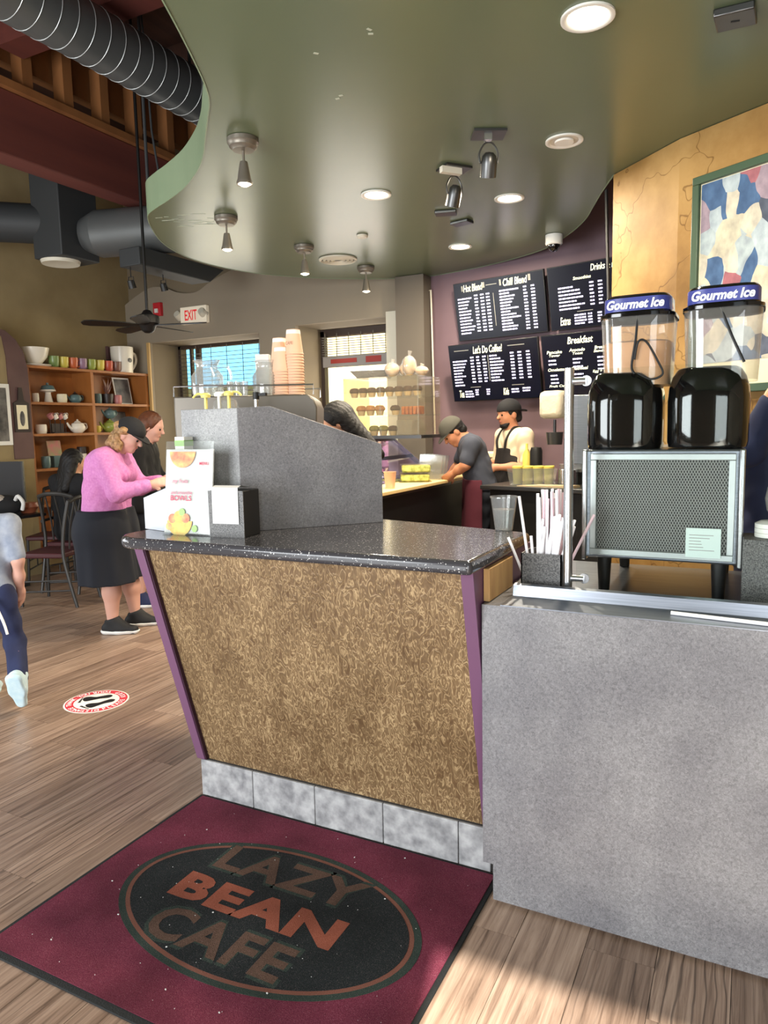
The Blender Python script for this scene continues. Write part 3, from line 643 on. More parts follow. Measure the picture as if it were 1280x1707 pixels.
flat(disk(-.04, .052, .058, 24, PI, 2*PI)[1:], 'fruit_green', 'fruit_print', ms, MP, .0006)
for k_, (fx_, fy_, fr_, fm_) in enumerate(((-.075, .06, .018, 'fruit_red'), (-.045, .068, .022, 'fruit_green'), (-.012, .062, .018, 'fruit_red'), (-.03, .085, .014, 'chip_green'), (-.09, .03, .014, 'fruit_red'), (.03, .025, .013, 'chip_green'))): flat(disk(fx_, fy_, fr_, 16)[1:], fm_, 'fruit_print', ms, MP, .0008+.0001*k_)
for body, x0, x1, y0, y1, mt_, sh_ in (('BOWLS', -.085, .012, .128, .148, 'sign_text', 0), ('and smoothie', -.085, .015, .152, .166, 'script_text', .35), ('my fruits', -.08, -.005, .19, .21, 'script_text', .35), ('MENU', .045, .088, .262, .274, 'sign_text', 0)):
    vs, fs = txt(body, 1, .01, shear=sh_); vs = fit(vs, x0, x1, y0, y1); B().add([(a, c, .0008) for a, c, _ in vs], fs, MP).build('lettering', mt_, ms, smooth=False)
pr = B()
for i in range(11): pr.add([(.05, .235-i*.014, .0007), (.05+random.uniform(.02, .035), .235-i*.014, .0007), (.08, .2385-i*.014, .0007), (.05, .2385-i*.014, .0007)], [(0, 1, 2, 3)], MP)
pr.build('fine_print', 'paper_print', ms, smooth=False)
nd_ = thing('napkin_dispenser', 'dark speckled napkin dispenser with white napkin hanging out', 'dispenser', (-1.69, 2.062, ZT), R(6))
B().box((0, .04, .085), (.145, .11, .17)).build('body', 'black', nd_, bevel=.003)
B().box((0, -.0165, .085), (.147, .004, .17)).build('face_plate', 'dark_speckle', nd_)
npk = B(); path = [(.0, .05, .178), (0, .0, .188), (0, -.021, .182), (0, -.0225, .12), (0, -.0225, .05)]
for i in range(len(path)-1):
    (_, ya, za), (_, yb, zb) = path[i], path[i+1]; w0, w1 = (.055, .055)
    ex = .035 if i == 0 else 0
    npk.add([(-w0, ya, za), (w0+ex, ya, za), (w1, yb, zb), (-w1, yb, zb)], [(0, 1, 2, 3)])
npk.build('napkin', 'paper', nd_)

# clear cup of ice water
def plastic_cup(loc, label, h=.125, r0=.032, r1=.048):
    c = thing('clear_cup', label, 'cup', loc)
    B().lathe([(0, 0), (r0, 0), (r0+.001, .004), (r1, h-.006), (r1+.003, h-.004), (r1+.003, h), (r1-.0005, h)], n=28).build('wall', 'clear_plastic', c)
    B().lathe([(0, .004), (r0-.001, .004), (r1-.007, h*.62), (0, h*.62)], n=24).build('water', 'clear_plastic', c)
    return c
plastic_cup((-.805, 2.54, ZT), 'clear plastic cup of water at the counter end')

# ------------------------------------------------------------------ straw box and straws
sb = thing('straw_box', 'black speckled box holding white and pink straws beside the steel post', 'box', (-.585, 2.29, .9405))
W_, D_, H_ = .13, .12, .15
q = B().box((0, -D_/2+.002, H_/2), (W_, .004, H_)).box((0, D_/2-.002, H_/2), (W_, .004, H_)).box((-W_/2+.002, 0, H_/2), (.004, D_, H_)).box((W_/2-.002, 0, H_/2), (.004, D_, H_)).box((0, 0, .003), (W_, D_, .004))
q.build('walls', 'dark_speckle', sb)
flat([(.002, .03), (.011, .036), (.002, .042), (-.007, .036)], 'steel', 'emblem', sb, Matrix.Translation((0, -.0605, 0)) @ RX90)
strs = []
for i in range(40):
    pink = random.random() < .45
    bx_, by_ = random.uniform(-.02, .055), random.uniform(-.045, .05)
    tx, ty = bx_+random.uniform(-.012, .012), by_+random.uniform(-.01, .01)
    zt = .335+random.uniform(-.02, .02)
    if i > 22: bx_, by_ = random.uniform(-.03, .03), -.045+random.uniform(0, .02); tx, ty, zt, pink = bx_+.05+random.uniform(-.03, .03), by_-.005, .25+random.uniform(-.02, .03), False
    strs.append(((bx_, by_, .008), (tx, ty, zt), pink))
strs += [((-.035, -.04, .01), (-.115, -.035, .195), False), ((-.03, -.04, .01), (-.08, -.03, .33), False), ((-.02, -.04, .01), (-.035, -.05, .205), False)]
for a, c, pink in strs:
    A = Vector((-.585, 2.29, .9405))
    s_ = B().cyl(A+Vector(a), A+Vector(c), .0048, n=8).build('drinking_straw', 'straw_pink' if pink else 'straw_white')
    tag(s_, 'pink straw standing in the black straw box' if pink else 'white wrapped straw standing in the black straw box', 'straw', 'straws in the speckled box')
strs_extra = B().cyl((-.555, 2.27, .948), (-.44, 2.33, 1.21), .0048, n=8).build('drinking_straw', 'straw_pink'); tag(strs_extra, 'pink straw poking out right of the steel post', 'straw', 'straws in the speckled box')

# ------------------------------------------------------------------ steel post and glass screen
gp = thing('screen_post', 'round stainless post with standoffs carrying the glass screen', 'post', (-.5, 2.235, .94))
B().cyl((-.502, 2.235, .9405), (-.502, 2.235, 1.667), .0145, n=24).lathe([(0, 0), (.026, 0), (.026, .006), (.015, .008)], (-.502, 2.235, .9405), 24).build('tube', 'steel', gp, True)
for z in (1.02, 1.627): B().cyl((-.49, 2.235, z), (-.452, 2.235, z), .0115, n=16).lathe([(0, 0), (.016, 0), (.016, .006), (0, .006)], (-.452, 2.243, z), 16, RX90).build('standoff', 'steel', gp, True)
gq = B().prism([(-.478, .945), (1.5, .945), (1.5, 1.62)] + [(1.5, 1.66), (-.46, 1.66), (-.478, 1.642)], -.004, .004, Matrix.Translation((0, 2.248, 0)) @ RX90).build('glass_screen', 'glass_thin'); tag(gq, 'clear glass sneeze screen in front of the slush machine', 'screen')

# ------------------------------------------------------------------ slush machine (seen from its back)
sm = thing('slush_machine', 'twin bowl slush machine with wire filter back and Gourmet Ice lids', 'machine', (-.255, 2.62, .94))
B().bb(-.485, -.025, 2.43, 2.98, 1.055, 1.412).build('housing', 'steel_brushed', sm, True, bevel=.006)
for x in (-.43, -.08):
    for y in (2.46, 2.9): B().cyl((x, y, .941), (x, y, 1.056), .018, .024, n=14).build('leg', 'black', sm, True)
fx0, fx1, fz0, fz1 = -.47, -.04, 1.068, 1.4
ff = B()
for a in ((fx0, fx1, fz0, fz0+.02), (fx0, fx1, fz1-.02, fz1), (fx0, fx0+.02, fz0+.02, fz1-.02), (fx1-.02, fx1, fz0+.02, fz1-.02)): ff.bb(a[0], a[1], 2.408, 2.43, a[2], a[3])
flt = ff.build('filter_frame', 'aluminium', sm, True, bevel=.002)
for x in (-.487, -.023): B().bb(x-.008, x+.008, 2.40, 2.44, 1.05, 1.414).build('corner_rail', 'steel', sm, True, bevel=.004)
B().bb(fx0+.02, fx1-.02, 2.424, 2.43, fz0+.02, fz1-.02).build('filter_back', 'filter_dark', flt, True)
wr = B(); nxx, nzz = 46, 36                # diamond wire mesh
sx_ = (fx1-fx0-.04)/nxx; sz_ = (fz1-fz0-.04)/nzz
for j in range(nzz):
    for i in range(nxx):
        cx = fx0+.02+(i+.5*(j % 2)+.25)*sx_; cz = fz0+.02+(j+.5)*sz_
        h = .0011
        for sgn in (-1, 1):
            a = Vector((cx-sx_/4, 2.418, cz-sgn*sz_/2)); c = Vector((cx+sx_/4, 2.418, cz+sgn*sz_/2))
            d = (c-a).normalized(); w = Vector((-d.z, 0, d.x))*h
            wr.add([a-w, a+w, c+w, c-w], [(0, 3, 2, 1)])
wr.build('wire_mesh', 'mesh_grey', flt, True, kind='stuff', smooth=False)
nt_ = B().bb(-.175, -.075, 2.4035, 2.4045, 1.078, 1.17).build('note', 'note_paper', sm, True)
pn_ = B()
for i in range(6): pn_.bb(-.165, -.165+random.uniform(.03, .075), 2.4028, 2.4034, 1.1+i*.0095, 1.102+i*.0095)
pn_.build('note_writing', 'grey_print', nt_, True, smooth=False)
for k, (cx, zz) in enumerate(((-.385, 0), (-.13, .004))):
    n = 32; prof = [(.116, 1.413), (.12, 1.43), (.121, 1.56), (.118, 1.6), (.108, 1.635), (.094, 1.658), (.085, 1.664), (0, 1.664)]
    def sq(r, a, p=3.4):
        ca, sa = math.cos(a), math.sin(a); return r/((abs(ca)**p+abs(sa)**p)**(1/p))
    mo = B(); vs = []; fs = []
    for r, z in prof:
        for i in range(n):
            a = 2*PI*i/n; q_ = sq(r, a) if r else 0; vs.append((cx+q_*math.cos(a), 2.575+q_*math.sin(a)*1.05, z+zz))
    for j in range(len(prof)-1):
        for i in range(n): fs.append((j*n+i, j*n+(i+1) % n, (j+1)*n+(i+1) % n, (j+1)*n+i))
    mo.add(vs, fs); dm = mo.build('motor_cover', 'black_gloss', sm, True)
    for dx in (-.05, .03): B().lathe([(0, .004), (.006, .003), (.007, 0)], (cx+dx, 2.485, 1.652+zz), 10, RX90).build('cover_clip', 'steel', dm, True)
    def bowl(prof2, nm, mat):
        mo = B(); vs = []; fs = []
        for r, z in prof2:
            for i in range(n):
                a = 2*PI*i/n; q_ = sq(r, a, 4.5) if r else 0; vs.append((cx+.035+q_*math.cos(a), 2.60+q_*math.sin(a)*1.15, z+zz))
        for j in range(len(prof2)-1):
            for i in range(n): fs.append((j*n+i, j*n+(i+1) % n, (j+1)*n+(i+1) % n, (j+1)*n+i))
        return mo.add(vs, fs).build(nm, mat, sm, True)
    bo = bowl([(.104, 1.62), (.106, 1.66), (.112, 1.80), (.114, 1.835), (.11, 1.842)], 'bowl', 'bowl_plastic')
    if k == 0: bowl([(0, 1.62), (.101, 1.62), (.105, 1.757), (.098, 1.762), (0, 1.762)], 'slush_mix', 'slush')
    ld = bowl([(.118, 1.838), (.118, 1.848), (.105, 1.852), (.103, 1.902), (.098, 1.908), (0, 1.909)], 'lid', 'black_gloss')
    # printed band round the lid front
    bandp = B(); aa = [R(200+140*i/24) for i in range(25)]; vs = []; fs = []
    for z in (1.856, 1.898):
        for a in aa: q_ = sq(.1052, a, 4.5); vs.append((cx+.035+q_*math.cos(a), 2.60+q_*math.sin(a)*1.15, z+zz))
    for i in range(24): fs.append((i, i+1, 26+i, 25+i))
    bandp.add(vs, fs).build('lid_band', 'lid_blue', ld, True)
    vs, fs = txt('Gourmet Ice', 1, .035, shear=.25); vs = fit(vs, -.088, .088, 1.862, 1.892)
    out = []
    for x, y, _ in vs:
        yy = 2.60-.1052*1.15-.0012
        out.append((cx+.035+x, yy + max(0, abs(x)-.075)*.35, y+zz))
    B().add(out, fs).build('lid_lettering', 'white_print', ld, True, smooth=False)
    pts = [(cx+.045, 2.474, 1.842+zz), (cx+.04, 2.47, 1.76+zz), (cx+.03, 2.468, 1.68+zz), (cx+.04, 2.466, 1.655+zz)] if k == 0 else [(cx+.03, 2.474, 1.842+zz), (cx+.06, 2.47, 1.76+zz), (cx+.1, 2.466, 1.67+zz)]
    B().tube(smooth_curve(pts, 5), .004, 8).build('lamp_cord', 'cable_black', sm, True)
    if k == 0: B().tube(smooth_curve([(cx+.038, 2.468, 1.70), (cx+.05, 2.462, 1.755), (cx+.075, 2.462, 1.752), (cx+.11, 2.464, 1.69), (cx+.125, 2.464, 1.65), (cx+.09, 2.462, 1.635), (cx+.05, 2.464, 1.655)], 6), .0035, 8).build('lamp_cord', 'cable_black', sm, True)
# speckled box with lids and bag at far right
rb = thing('lid_box', 'black speckled box holding white cup lids right of the slush machine', 'box', (.06, 2.42, .9405))
B().box((0, 0, .105), (.15, .14, .21)).build('body', 'dark_speckle', rb, bevel=.003)
for i in range(3): B().lathe([(0, 0), (.045, 0), (.045, .012), (.03, .02), (0, .02)], (.0, 0, .211+i*.014), 20).build('cup_lid', 'white_plastic', rb)
bgp = B(); bgp.ball((.085, 2.46, 1.262), (.045, .05, .07), 12); tag(bgp.build('plastic_bag', 'bag_plastic'), 'clear plastic bag crumpled on the cup lids', 'bag')

# ------------------------------------------------------------------ soffit fittings
def lamp(kind, parent, loc, energy, col=(1, .86, .66), size=.05, spot=None, direction=(0, 0, -1)):
    d = bpy.data.lights.new('lamp_light', kind); d.energy = energy; d.color = col
    if kind == 'SPOT': d.spot_size = R(spot); d.spot_blend = .6; d.shadow_soft_size = size
    elif kind == 'AREA': d.shape = 'DISK'; d.size = size
    else: d.shadow_soft_size = size
    o = bpy.data.objects.new('lamp_light', d); COL.objects.link(o); o.parent = parent; o.location = loc
    o.rotation_euler = Vector(direction).to_track_quat('-Z', 'Y').to_euler(); return o
cans = [(-.60, 2.92, True, 'lit recessed downlight nearest the entrance, above the slush machine'), (-.95, 4.06, False, 'unlit recessed downlight beside the gold wall'), (-1.5, 4.86, True, 'lit recessed downlight between the track spotlights and the dome camera'), (-2.23, 4.34, True, 'lit recessed downlight left of the track spotlights'), (-2.25, 5.91, True, 'lit recessed downlight nearest the menu screens')]
for x, y, on, lab in cans:
    t = thing('recessed_light', lab, 'light', (x, y, 3.0), 0, 'recessed downlights in the green ceiling')
    B().lathe([(.099, .002), (.099, -.006), (.09, -.008), (.077, -.004), (.072, .0015)], n=32).build('trim_ring', 'white_plastic', t)
    B().lathe([(.074, -.002), (.05, .0), (0, .001)], n=28).build('lens', 'lens' if on else 'lens_off', t)
    if not on: B().lathe([(.05, -.012), (.05, -.002)], n=28).lathe([(.05, -.012), (0, -.012)], n=28).build('eyeball', 'white_plastic', t)
    if on: lamp('AREA', t, (0, 0, -.014), 34, size=.13)
pend = [(-2.41, 3.19, 'bronze ceiling spot nearest the front on the green ceiling'), (-3.37, 4.23, 'bronze ceiling spot close to the scuffed soffit edge'), (-3.35, 5.2, 'bronze ceiling spot left of the round air vent'), (-3.29, 6.16, 'bronze ceiling spot right of the round air vent, farthest back')]
for x, y, lab in pend:
    t = thing('ceiling_spot', lab, 'light', (x, y, 3.0), 0, 'bronze spots in a row on the soffit')
    B().lathe([(.0, 0), (.082, 0), (.082, -.02), (.074, -.028), (.072, -.04), (.06, -.048), (.055, -.056), (0, -.058)], n=28).build('canopy', 'bronze', t)
    B().cyl((0, 0, -.055), (.0, 0, -.12), .007, n=10).build('stem', 'bronze', t)
    B().lathe([(0, -.11), (.02, -.112), (.024, -.13), (.036, -.2), (.042, -.215), (.041, -.225), (.034, -.224)], n=24).build('spot_head', 'bronze', t)
    B().lathe([(.035, -.222), (.02, -.231), (0, -.234)], n=20).build('bulb_face', 'bulb', t)
    lamp('SPOT', t, (0, 0, -.24), 45, size=.03, spot=95)
av = thing('round_air_vent', 'round cream ceiling air vent with concentric rings', 'vent', (-3.35, 5.75, 3.0))
for r in (.17, .135, .1, .065): B().lathe([(r, 0), (r, -.012), (r-.016, -.02), (r-.024, -.006)], n=32).build('ring', 'off_white', av)
B().lathe([(0, -.001), (.15, -.001)], n=28).build('dark_throat', 'steel_dark', av)
sd_ = thing('smoke_detector', 'small white round detector on the ceiling above the vent', 'detector', (-2.78, 5.16, 3.0))
B().lathe([(0, -.02), (.035, -.02), (.045, -.01), (.045, 0)], n=24).build('body', 'off_white', sd_)
for x, y, rz, lab, adp in ((-1.27, 3.76, .5, 'grey track spotlight nearer the entrance on a dark ceiling plate', False), (-1.61, 4.14, .9, 'grey track spotlight with a pale adapter block, behind the other', True)):
    t = thing('track_spotlight', lab, 'light', (x, y, 3.0), rz, 'track spotlights on the green ceiling')
    B().box((0, 0, -.006), (.17, .13, .012)).build('ceiling_plate', 'steel_dark', t)
    B().box((-.04 if adp else -.01, -.03, -.03), (.13 if adp else .04, .035, .035)).build('adapter', 'steel' if not adp else 'off_white', t)
    B().tube(smooth_curve([(-.045, 0, -.15), (-.05, 0, -.1), (-.02, 0, -.05), (.02, 0, -.05), (.05, 0, -.1), (.045, 0, -.15)], 4), .005, 6).build('yoke', 'steel_dark', t)
    Mh = Matrix.Translation((0, 0, -.15)) @ Matrix.Rotation(R(25), 4, 'X')
    B().lathe([(0, .055), (.02, .052), (.036, .035), (.042, 0), (.042, -.065), (.036, -.066), (.034, -.05), (0, -.05)], n=24, M=Mh).build('spot_head', 'steel_dark', t)
for x, y, rz, lab in ((-1.98, 4.92, .3, 'small dark flat plate on the ceiling between the downlights'), (-1.97, 5.21, -.2, 'small dark ceiling plate with a bright edge')):
    t = thing('ceiling_plate', lab, 'plate', (x, y, 3.0), rz)
    B().box((0, 0, -.01), (.15, .09, .02)).build('plate', 'steel_dark', t, bevel=.003); B().box((0, -.046, -.012), (.14, .002, .01)).build('edge', 'steel', t)
dc = thing('dome_camera', 'white dome security camera under the ceiling near the menu screens', 'camera', (-1.47, 5.96, 3.0))
B().lathe([(0, 0), (.068, 0), (.068, -.07), (.06, -.078), (0, -.078)], n=28).build('housing', 'white_plastic', dc); B().ball((0, 0, -.08), (.05, .05, .05), 20).build('dome', 'black_gloss', dc)
cb = thing('ceiling_sensor', 'grey flat sensor box on the green ceiling at the top right', 'sensor', (-.11, 3.16, 3.0), R(12))
B().prism([(-.085, -.05), (.05, -.075), (.085, .05), (-.05, .075)], -.03, 0).build('body', 'steel_dark', cb, bevel=.005); B().box((0, 0, -.031), (.03, .006, .003)).build('slot', 'black', cb)

# ------------------------------------------------------------------ menu screens
def menu(lab, c, layout):
    t = thing('menu_screen', lab, 'screen', tuple(c), rot=(R(11), 0, pa), group='menu screens on the purple wall')
    w, h = .955, .54
    B().box((0, .012, 0), (w, .03, h)).box((0, .05, 0), (.4, .05, .3)).build('casing', 'tv_frame', t, bevel=.003)
    B().box((0, -.004, 0), (w-.016, .002, h-.016)).build('screen', 'tv_screen', t)
    bars, titles, lines = layout
    M = Matrix.Translation((-w/2, -.0062, h/2)) @ RX90
    bq = B()
    for x, y, bw, bh in bars:                 # unreadable rows: broken dashes
        xx = x
        while xx < x+bw-.004:
            sw = min(random.uniform(.018, .05), x+bw-xx); bq.add([(xx*w, -y*h, 0), ((xx+sw)*w, -y*h, 0), ((xx+sw)*w, -(y-bh)*h, 0), (xx*w, -(y-bh)*h, 0)], [(0, 1, 2, 3)], M); xx += sw+.006
    bq.build('menu_rows', 'tv_text', t, smooth=False, kind='stuff')
    for body, x0, x1, y0, y1, f_ in titles:
        vs, fs = txt(body, 1, .015, shear=.2); vs = fit(vs, x0*w, x1*w, -y1*h, -y0*h); B().add(vs, fs, M).build('menu_title', 'tv_title', t, smooth=False)
    lq = B()
    for x0, x1, y0, y1 in lines: lq.add([(x0*w, -y1*h, 0), (x1*w, -y1*h, 0), (x1*w, -y0*h, 0), (x0*w, -y0*h, 0)], [(0, 1, 2, 3)], M)
    lq.build('menu_rules', 'tv_line', t, smooth=False, kind='stuff')
    return t
def rows(x, y0, dy, n, wmin, wmax, bh=.024): return [(x, y0+dy*i, random.uniform(wmin, wmax), bh) for i in range(n)]
def cols(xs, y0, dy, n, bw=.04, bh=.024): return [(x, y0+dy*i, bw, bh) for x in xs for i in range(n)]
TVA = Vector((-2.135, 6.60, 2.585)); TVB = Vector((-2.165, 6.53, 2.0))
lay = (rows(.04, .29, .054, 12, .1, .18)+cols((.235, .305, .37), .26, .055, 12)+rows(.52, .25, .05, 14, .1, .22)+cols((.78, .86), .24, .052, 14), [('Hot Blend', .12, .34, .05, .17, 0), ('Chill Blend', .57, .83, .05, .17, 0)], [(.38, .5, .1, .112), (.45, .456, .25, .8), (.095, .115, .06, .15), (.34, .365, .05, .14), (.53, .55, .05, .15), (.84, .865, .04, .14)])
menu('menu screen headed Chill Blend, upper left of the four', TVA, lay)
lay = (rows(.04, .3, .053, 9, .08, .17)+cols((.25, .32, .39), .25, .053, 9)+rows(.47, .25, .053, 9, .08, .18)+cols((.7, .78, .87), .23, .053, 9)+rows(.15, .84, .045, 3, .08, .1)+cols((.27, .4), .82, .04, 3)+rows(.68, .84, .045, 2, .07, .09)+rows(.8, .83, .045, 2, .07, .09), [("Let's Do Coffee!", .29, .62, .05, .18, 0), ('Tea', .08, .135, .8, .93, 0), ('Kids', .59, .65, .8, .92, 0)], [(.07, .24, .1, .112), (.68, .86, .09, .102), (.45, .456, .22, .66), (.22, .34, .75, .76), (.69, .82, .75, .76)])
menu("menu screen headed Let's Do Coffee, lower left of the four", TVB, lay)
lay = (rows(.1, .36, .055, 7, .14, .25)+cols((.4, .48), .33, .055, 7)+rows(.68, .3, .06, 8, .1, .2)+rows(.24, .8, .045, 4, .1, .12)+cols((.37, .46), .8, .045, 4), [('Drinks & more', .42, .72, .05, .15, 0), ('Smoothies', .25, .42, .2, .25, 0), ('Extras', .1, .2, .8, .93, 0)], [(.27, .42, .73, .74), (.58, .586, .2, .68)])
menu('menu screen headed Drinks & more, upper right beside the gold wall', TVA+pu*.985, lay)
lay = (rows(.06, .42, .06, 2, .06, .1)+rows(.3, .42, .06, 3, .06, .1)+rows(.53, .42, .06, 4, .08, .12)+rows(.07, .66, .06, 3, .06, .08)+rows(.3, .66, .06, 3, .06, .1), [('Breakfast', .26, .5, .06, .17, 0), ('Pancake', .05, .2, .25, .3, 0), ('Tower', .07, .18, .31, .35, 0), ('Avocado', .27, .42, .24, .29, 0), ('Toast', .3, .4, .3, .34, 0), ('Breakfast', .51, .66, .23, .28, 0), ('Sandwich', .5, .67, .29, .33, 0), ('Omelette', .05, .21, .53, .58, 0), ('Oatmeal', .28, .44, .53, .58, 0), ('Egg + Cheese', .48, .7, .6, .65, 0), ('Fruit Cup', .05, .22, .8, .85, 0)], [(.66, .78, .1, .11), (.76, .766, .25, .85)])
menu('menu screen headed Breakfast, lower right of the four', TVB+pu*.985, lay)

# framed poster on the gold wall
gd = (Vector((.62, 3.71, 0))-Vector((-.40, 4.35, 0))).normalized(); gang = math.atan2(gd.y, gd.x); gn = Vector((gd.y, -gd.x, 0))
pc = Vector((-.40, 4.35, 0))+gd*.61+gn*.003; 
ps = thing('framed_poster', 'large abstract poster in a dark green frame on the gold wall', 'picture', (pc.x, pc.y, 2.2), gang)
pw, ph = 1.0, 1.12
q = B()
for a in ((-pw/2, pw/2, -ph/2, -ph/2+.04), (-pw/2, pw/2, ph/2-.04, ph/2), (-pw/2, -pw/2+.04, -ph/2+.04, ph/2-.04), (pw/2-.04, pw/2, -ph/2+.04, ph/2-.04)): q.bb(a[0], a[1], -.035, 0, a[2], a[3])
q.build('frame', 'pic_green', ps, bevel=.004)
B().bb(-pw/2+.035, pw/2-.035, -.014, -.002, -ph/2+.035, ph/2-.035).build('mount', 'cream', ps)
B().bb(-pw/2+.045, pw/2-.045, -.017, -.0145, -ph/2+.16, ph/2-.045).build('print', 'poster_art', ps)
vs, fs = txt('VIE', 1, 0); vs = fit(vs, .1-pw/2, .28-pw/2, -.49, -.43); B().add(vs, fs, Matrix.Translation((0, -.0145, 0)) @ RX90).build('lettering', 'grey_print', ps, smooth=False)
wpst = Vector((-.40, 4.35, 0))+gd*.62+gn*.004
wq = thing('wall_notice', 'white paper sheets pinned on the wall behind the slush machine', 'notice', (wpst.x, wpst.y, 1.2), gang)
B().bb(-.2, .22, -.004, 0, -.28, .3).build('sheet', 'paper', wq)
q = B()
for i in range(14): q.bb(-.15, -.15+random.uniform(.1, .28), -.0048, -.0041, -.24+i*.034, -.234+i*.034)
q.build('lines', 'paper_print', wq, smooth=False)

# ------------------------------------------------------------------ exit sign, alarm, ceiling fan
ex = thing('exit_sign', 'lit red EXIT sign with two emergency lamp heads', 'sign', (-6.03, 6.93, 2.8))
B().box((.0, -.035, .09), (.40, .06, .2)).build('housing', 'exit_face', ex, bevel=.006)
vs, fs = txt('EXIT', 1, .02); vs = fit(vs, -.13, .06, .03, .15); B().add(vs, fs, Matrix.Translation((0, -.0665, 0)) @ RX90).build('lettering', 'exit_red', ex, smooth=False)
for x in (-.25, .15): B().lathe([(0, .03), (.04, .03), (.05, 0), (.055, -.05), (0, -.052)], (x, -.05 if x < 0 else -.075, .11), 18, Matrix.Rotation(R(65), 4, 'X')).build('lamp_head', 'off_white', ex)
al = thing('fire_alarm', 'red wall fire alarm strobe above the ceiling fan', 'alarm', (-6.62, 6.93, 2.97))
B().box((0, -.025, .04), (.12, .05, .16)).build('body', 'alarm_red', al, bevel=.005); B().box((0, -.055, .02), (.05, .02, .05)).build('strobe', 'white_plastic', al)
fn = thing('ceiling_fan', 'black ceiling fan with five blades hanging on a long rod', 'fan', (-4.72, 4.79, 2.42))
B().cyl((0, 0, .1), (0, 0, 2.57), .013, n=12).build('down_rod', 'fan_black', fn)
B().lathe([(0, .14), (.03, .13), (.05, .1), (.095, .085), (.1, .06), (.1, .02), (.07, .0), (.055, -.04), (.03, -.06), (0, -.062)], n=28).build('motor', 'fan_black', fn)
for i in range(5):
    a = R(18+72*i); M = Matrix.Rotation(a, 4, 'Z') @ Matrix.Translation((0, 0, .005)) @ Matrix.Rotation(R(11), 4, 'X')
    B().prism([(.13, -.04), (.2, -.055), (.46, -.068), (.52, -.05), (.54, 0), (.52, .05), (.46, .068), (.2, .055), (.13, .04)], -.004, .004, M).box((.1, 0, 0), (.14, .03, .008), 0, None).build('blade', 'fan_black', fn) if False else B().prism([(.06, -.02), (.13, -.03), (.2, -.055), (.46, -.068), (.52, -.05), (.54, 0), (.52, .05), (.46, .068), (.2, .055), (.13, .03), (.06, .02)], -.004, .004, M).build('blade', 'fan_black', fn)
for x, y, z, lab in ((-5.1, 5.0, 2.86, 'small black track spot hanging left of the fan rod'), (-5.1, 5.41, 2.9, 'small black track spot hanging right of the fan rod')):
    t = thing('hanging_spot', lab, 'light', (x, y, z), 0, 'small hanging spots under the duct')
    B().cyl((0, 0, .05), (0, 0, 2.999-z), .005, n=8).build('cord', 'fan_black', t)
    B().tube([(-.03, 0, -.02), (-.03, 0, .05), (.03, 0, .05), (.03, 0, -.02)], .004, 6).build('yoke', 'fan_black', t); B().lathe([(0, .02), (.03, .02), (.034, -.05), (0, -.05)], n=16, M=Matrix.Rotation(R(20), 4, 'X')).build('spot_head', 'fan_black', t)

# ------------------------------------------------------------------ wall shelf and crockery
XS0, XS1 = -7.19, -6.85
shf = thing('display_shelf', 'tall orange-brown wooden display shelf against the olive wall', 'shelf', (-7.0, 6.05, 0))
B().bb(XS0, XS0+.015, 5.2, 6.9, .1, 2.24).build('back', 'shelf_wood', shf, True)
for y in (5.19, 6.03, 6.88): B().bb(XS0+.015, XS1-.012, y-.015, y+.025, .0, 2.22).build('upright', 'shelf_wood', shf, True)
SZ = [2.235, 1.85, 1.51, 1.13, .74, .34]
for z in SZ: B().bb(XS0+.015, XS1, 5.17, 6.92, z-.028, z).build('shelf_board', 'shelf_wood', shf, True)
def arch(name, lab, x, poly, th, mat, rim):
    t = thing(name, lab, 'panel', (x, poly[0][0], 0))
    Mx = Matrix(((0, 0, 1, x), (1, 0, 0, 0), (0, 1, 0, 0), (0, 0, 0, 1)))
    B().prism(poly, -th, 0, Mx).build('panel', mat, t, True)
    if rim: B().prism(rim, 0, .012, Mx).build('border', 'shelf_purple', t, True)
    return t
la = [(5.17, 0), (5.17, 1.9), (5.165, 2.2), (5.13, 2.36), (5.05, 2.48), (4.94, 2.56), (4.8, 2.6), (4.6, 2.61), (4.3, 2.58), (4.1, 2.5), (4.0, 2.36), (3.95, 2.1), (3.95, 0)]
rim = [(5.17, 1.25)] + la[1:7] + [(4.8, 2.54), (4.9, 2.5)] + [(4.93, 2.3), (4.94, 1.25)]
arch('arched_divider', 'olive arched wall panel with plum border left of the shelf', -6.83, la, .3, 'olive_wall', rim)
ra = [(6.35, 2.24), (6.35, 2.58), (6.45, 2.59), (6.57, 2.57), (6.7, 2.5), (6.8, 2.4), (6.87, 2.27), (6.9, 2.1), (6.905, .1), (6.7, .1), (6.7, 2.24)]
ra = [(6.56, 2.24), (6.56, 2.57), (6.6, 2.56), (6.72, 2.49), (6.82, 2.38), (6.89, 2.27), (6.92, 2.24)]
arch('arched_headboard', 'dark plum curved board above the right end of the shelf', -7.15, ra, .04, 'shelf_purple', None)
lf = thing('picture_frame', 'white framed picture cut by the left edge of the photo', 'picture', (-6.80, 4.72, 1.4))
B().bb(-.015, .0, -.2, .2, 0, .62).build('frame', 'white_plastic', lf); B().bb(.0, .004, -.16, .16, .04, .58).build('print', 'photo_dark', lf)
kb = thing('hanging_board', 'dark wooden paddle board with a printed motif on the plum border', 'board', (-6.81, 5.05, 1.53))
B().prism([(-.09, 0), (.09, 0), (.09, .3), (.035, .33), (.025, .42), (.02, .46), (-.02, .46), (-.025, .42), (-.035, .33), (-.09, .3)], -.01, .005, Matrix(((0, 0, 1, 0), (1, 0, 0, 0), (0, 1, 0, 0), (0, 0, 0, 1)))).build('board', 'pottery_dark', kb)
B().bb(.0055, .008, -.06, .06, .03, .28).build('motif', 'cream', kb); B().ball((.009, .0, .14), (.003, .03, .08), 12).build('motif_leaf', 'photo_dark', kb)

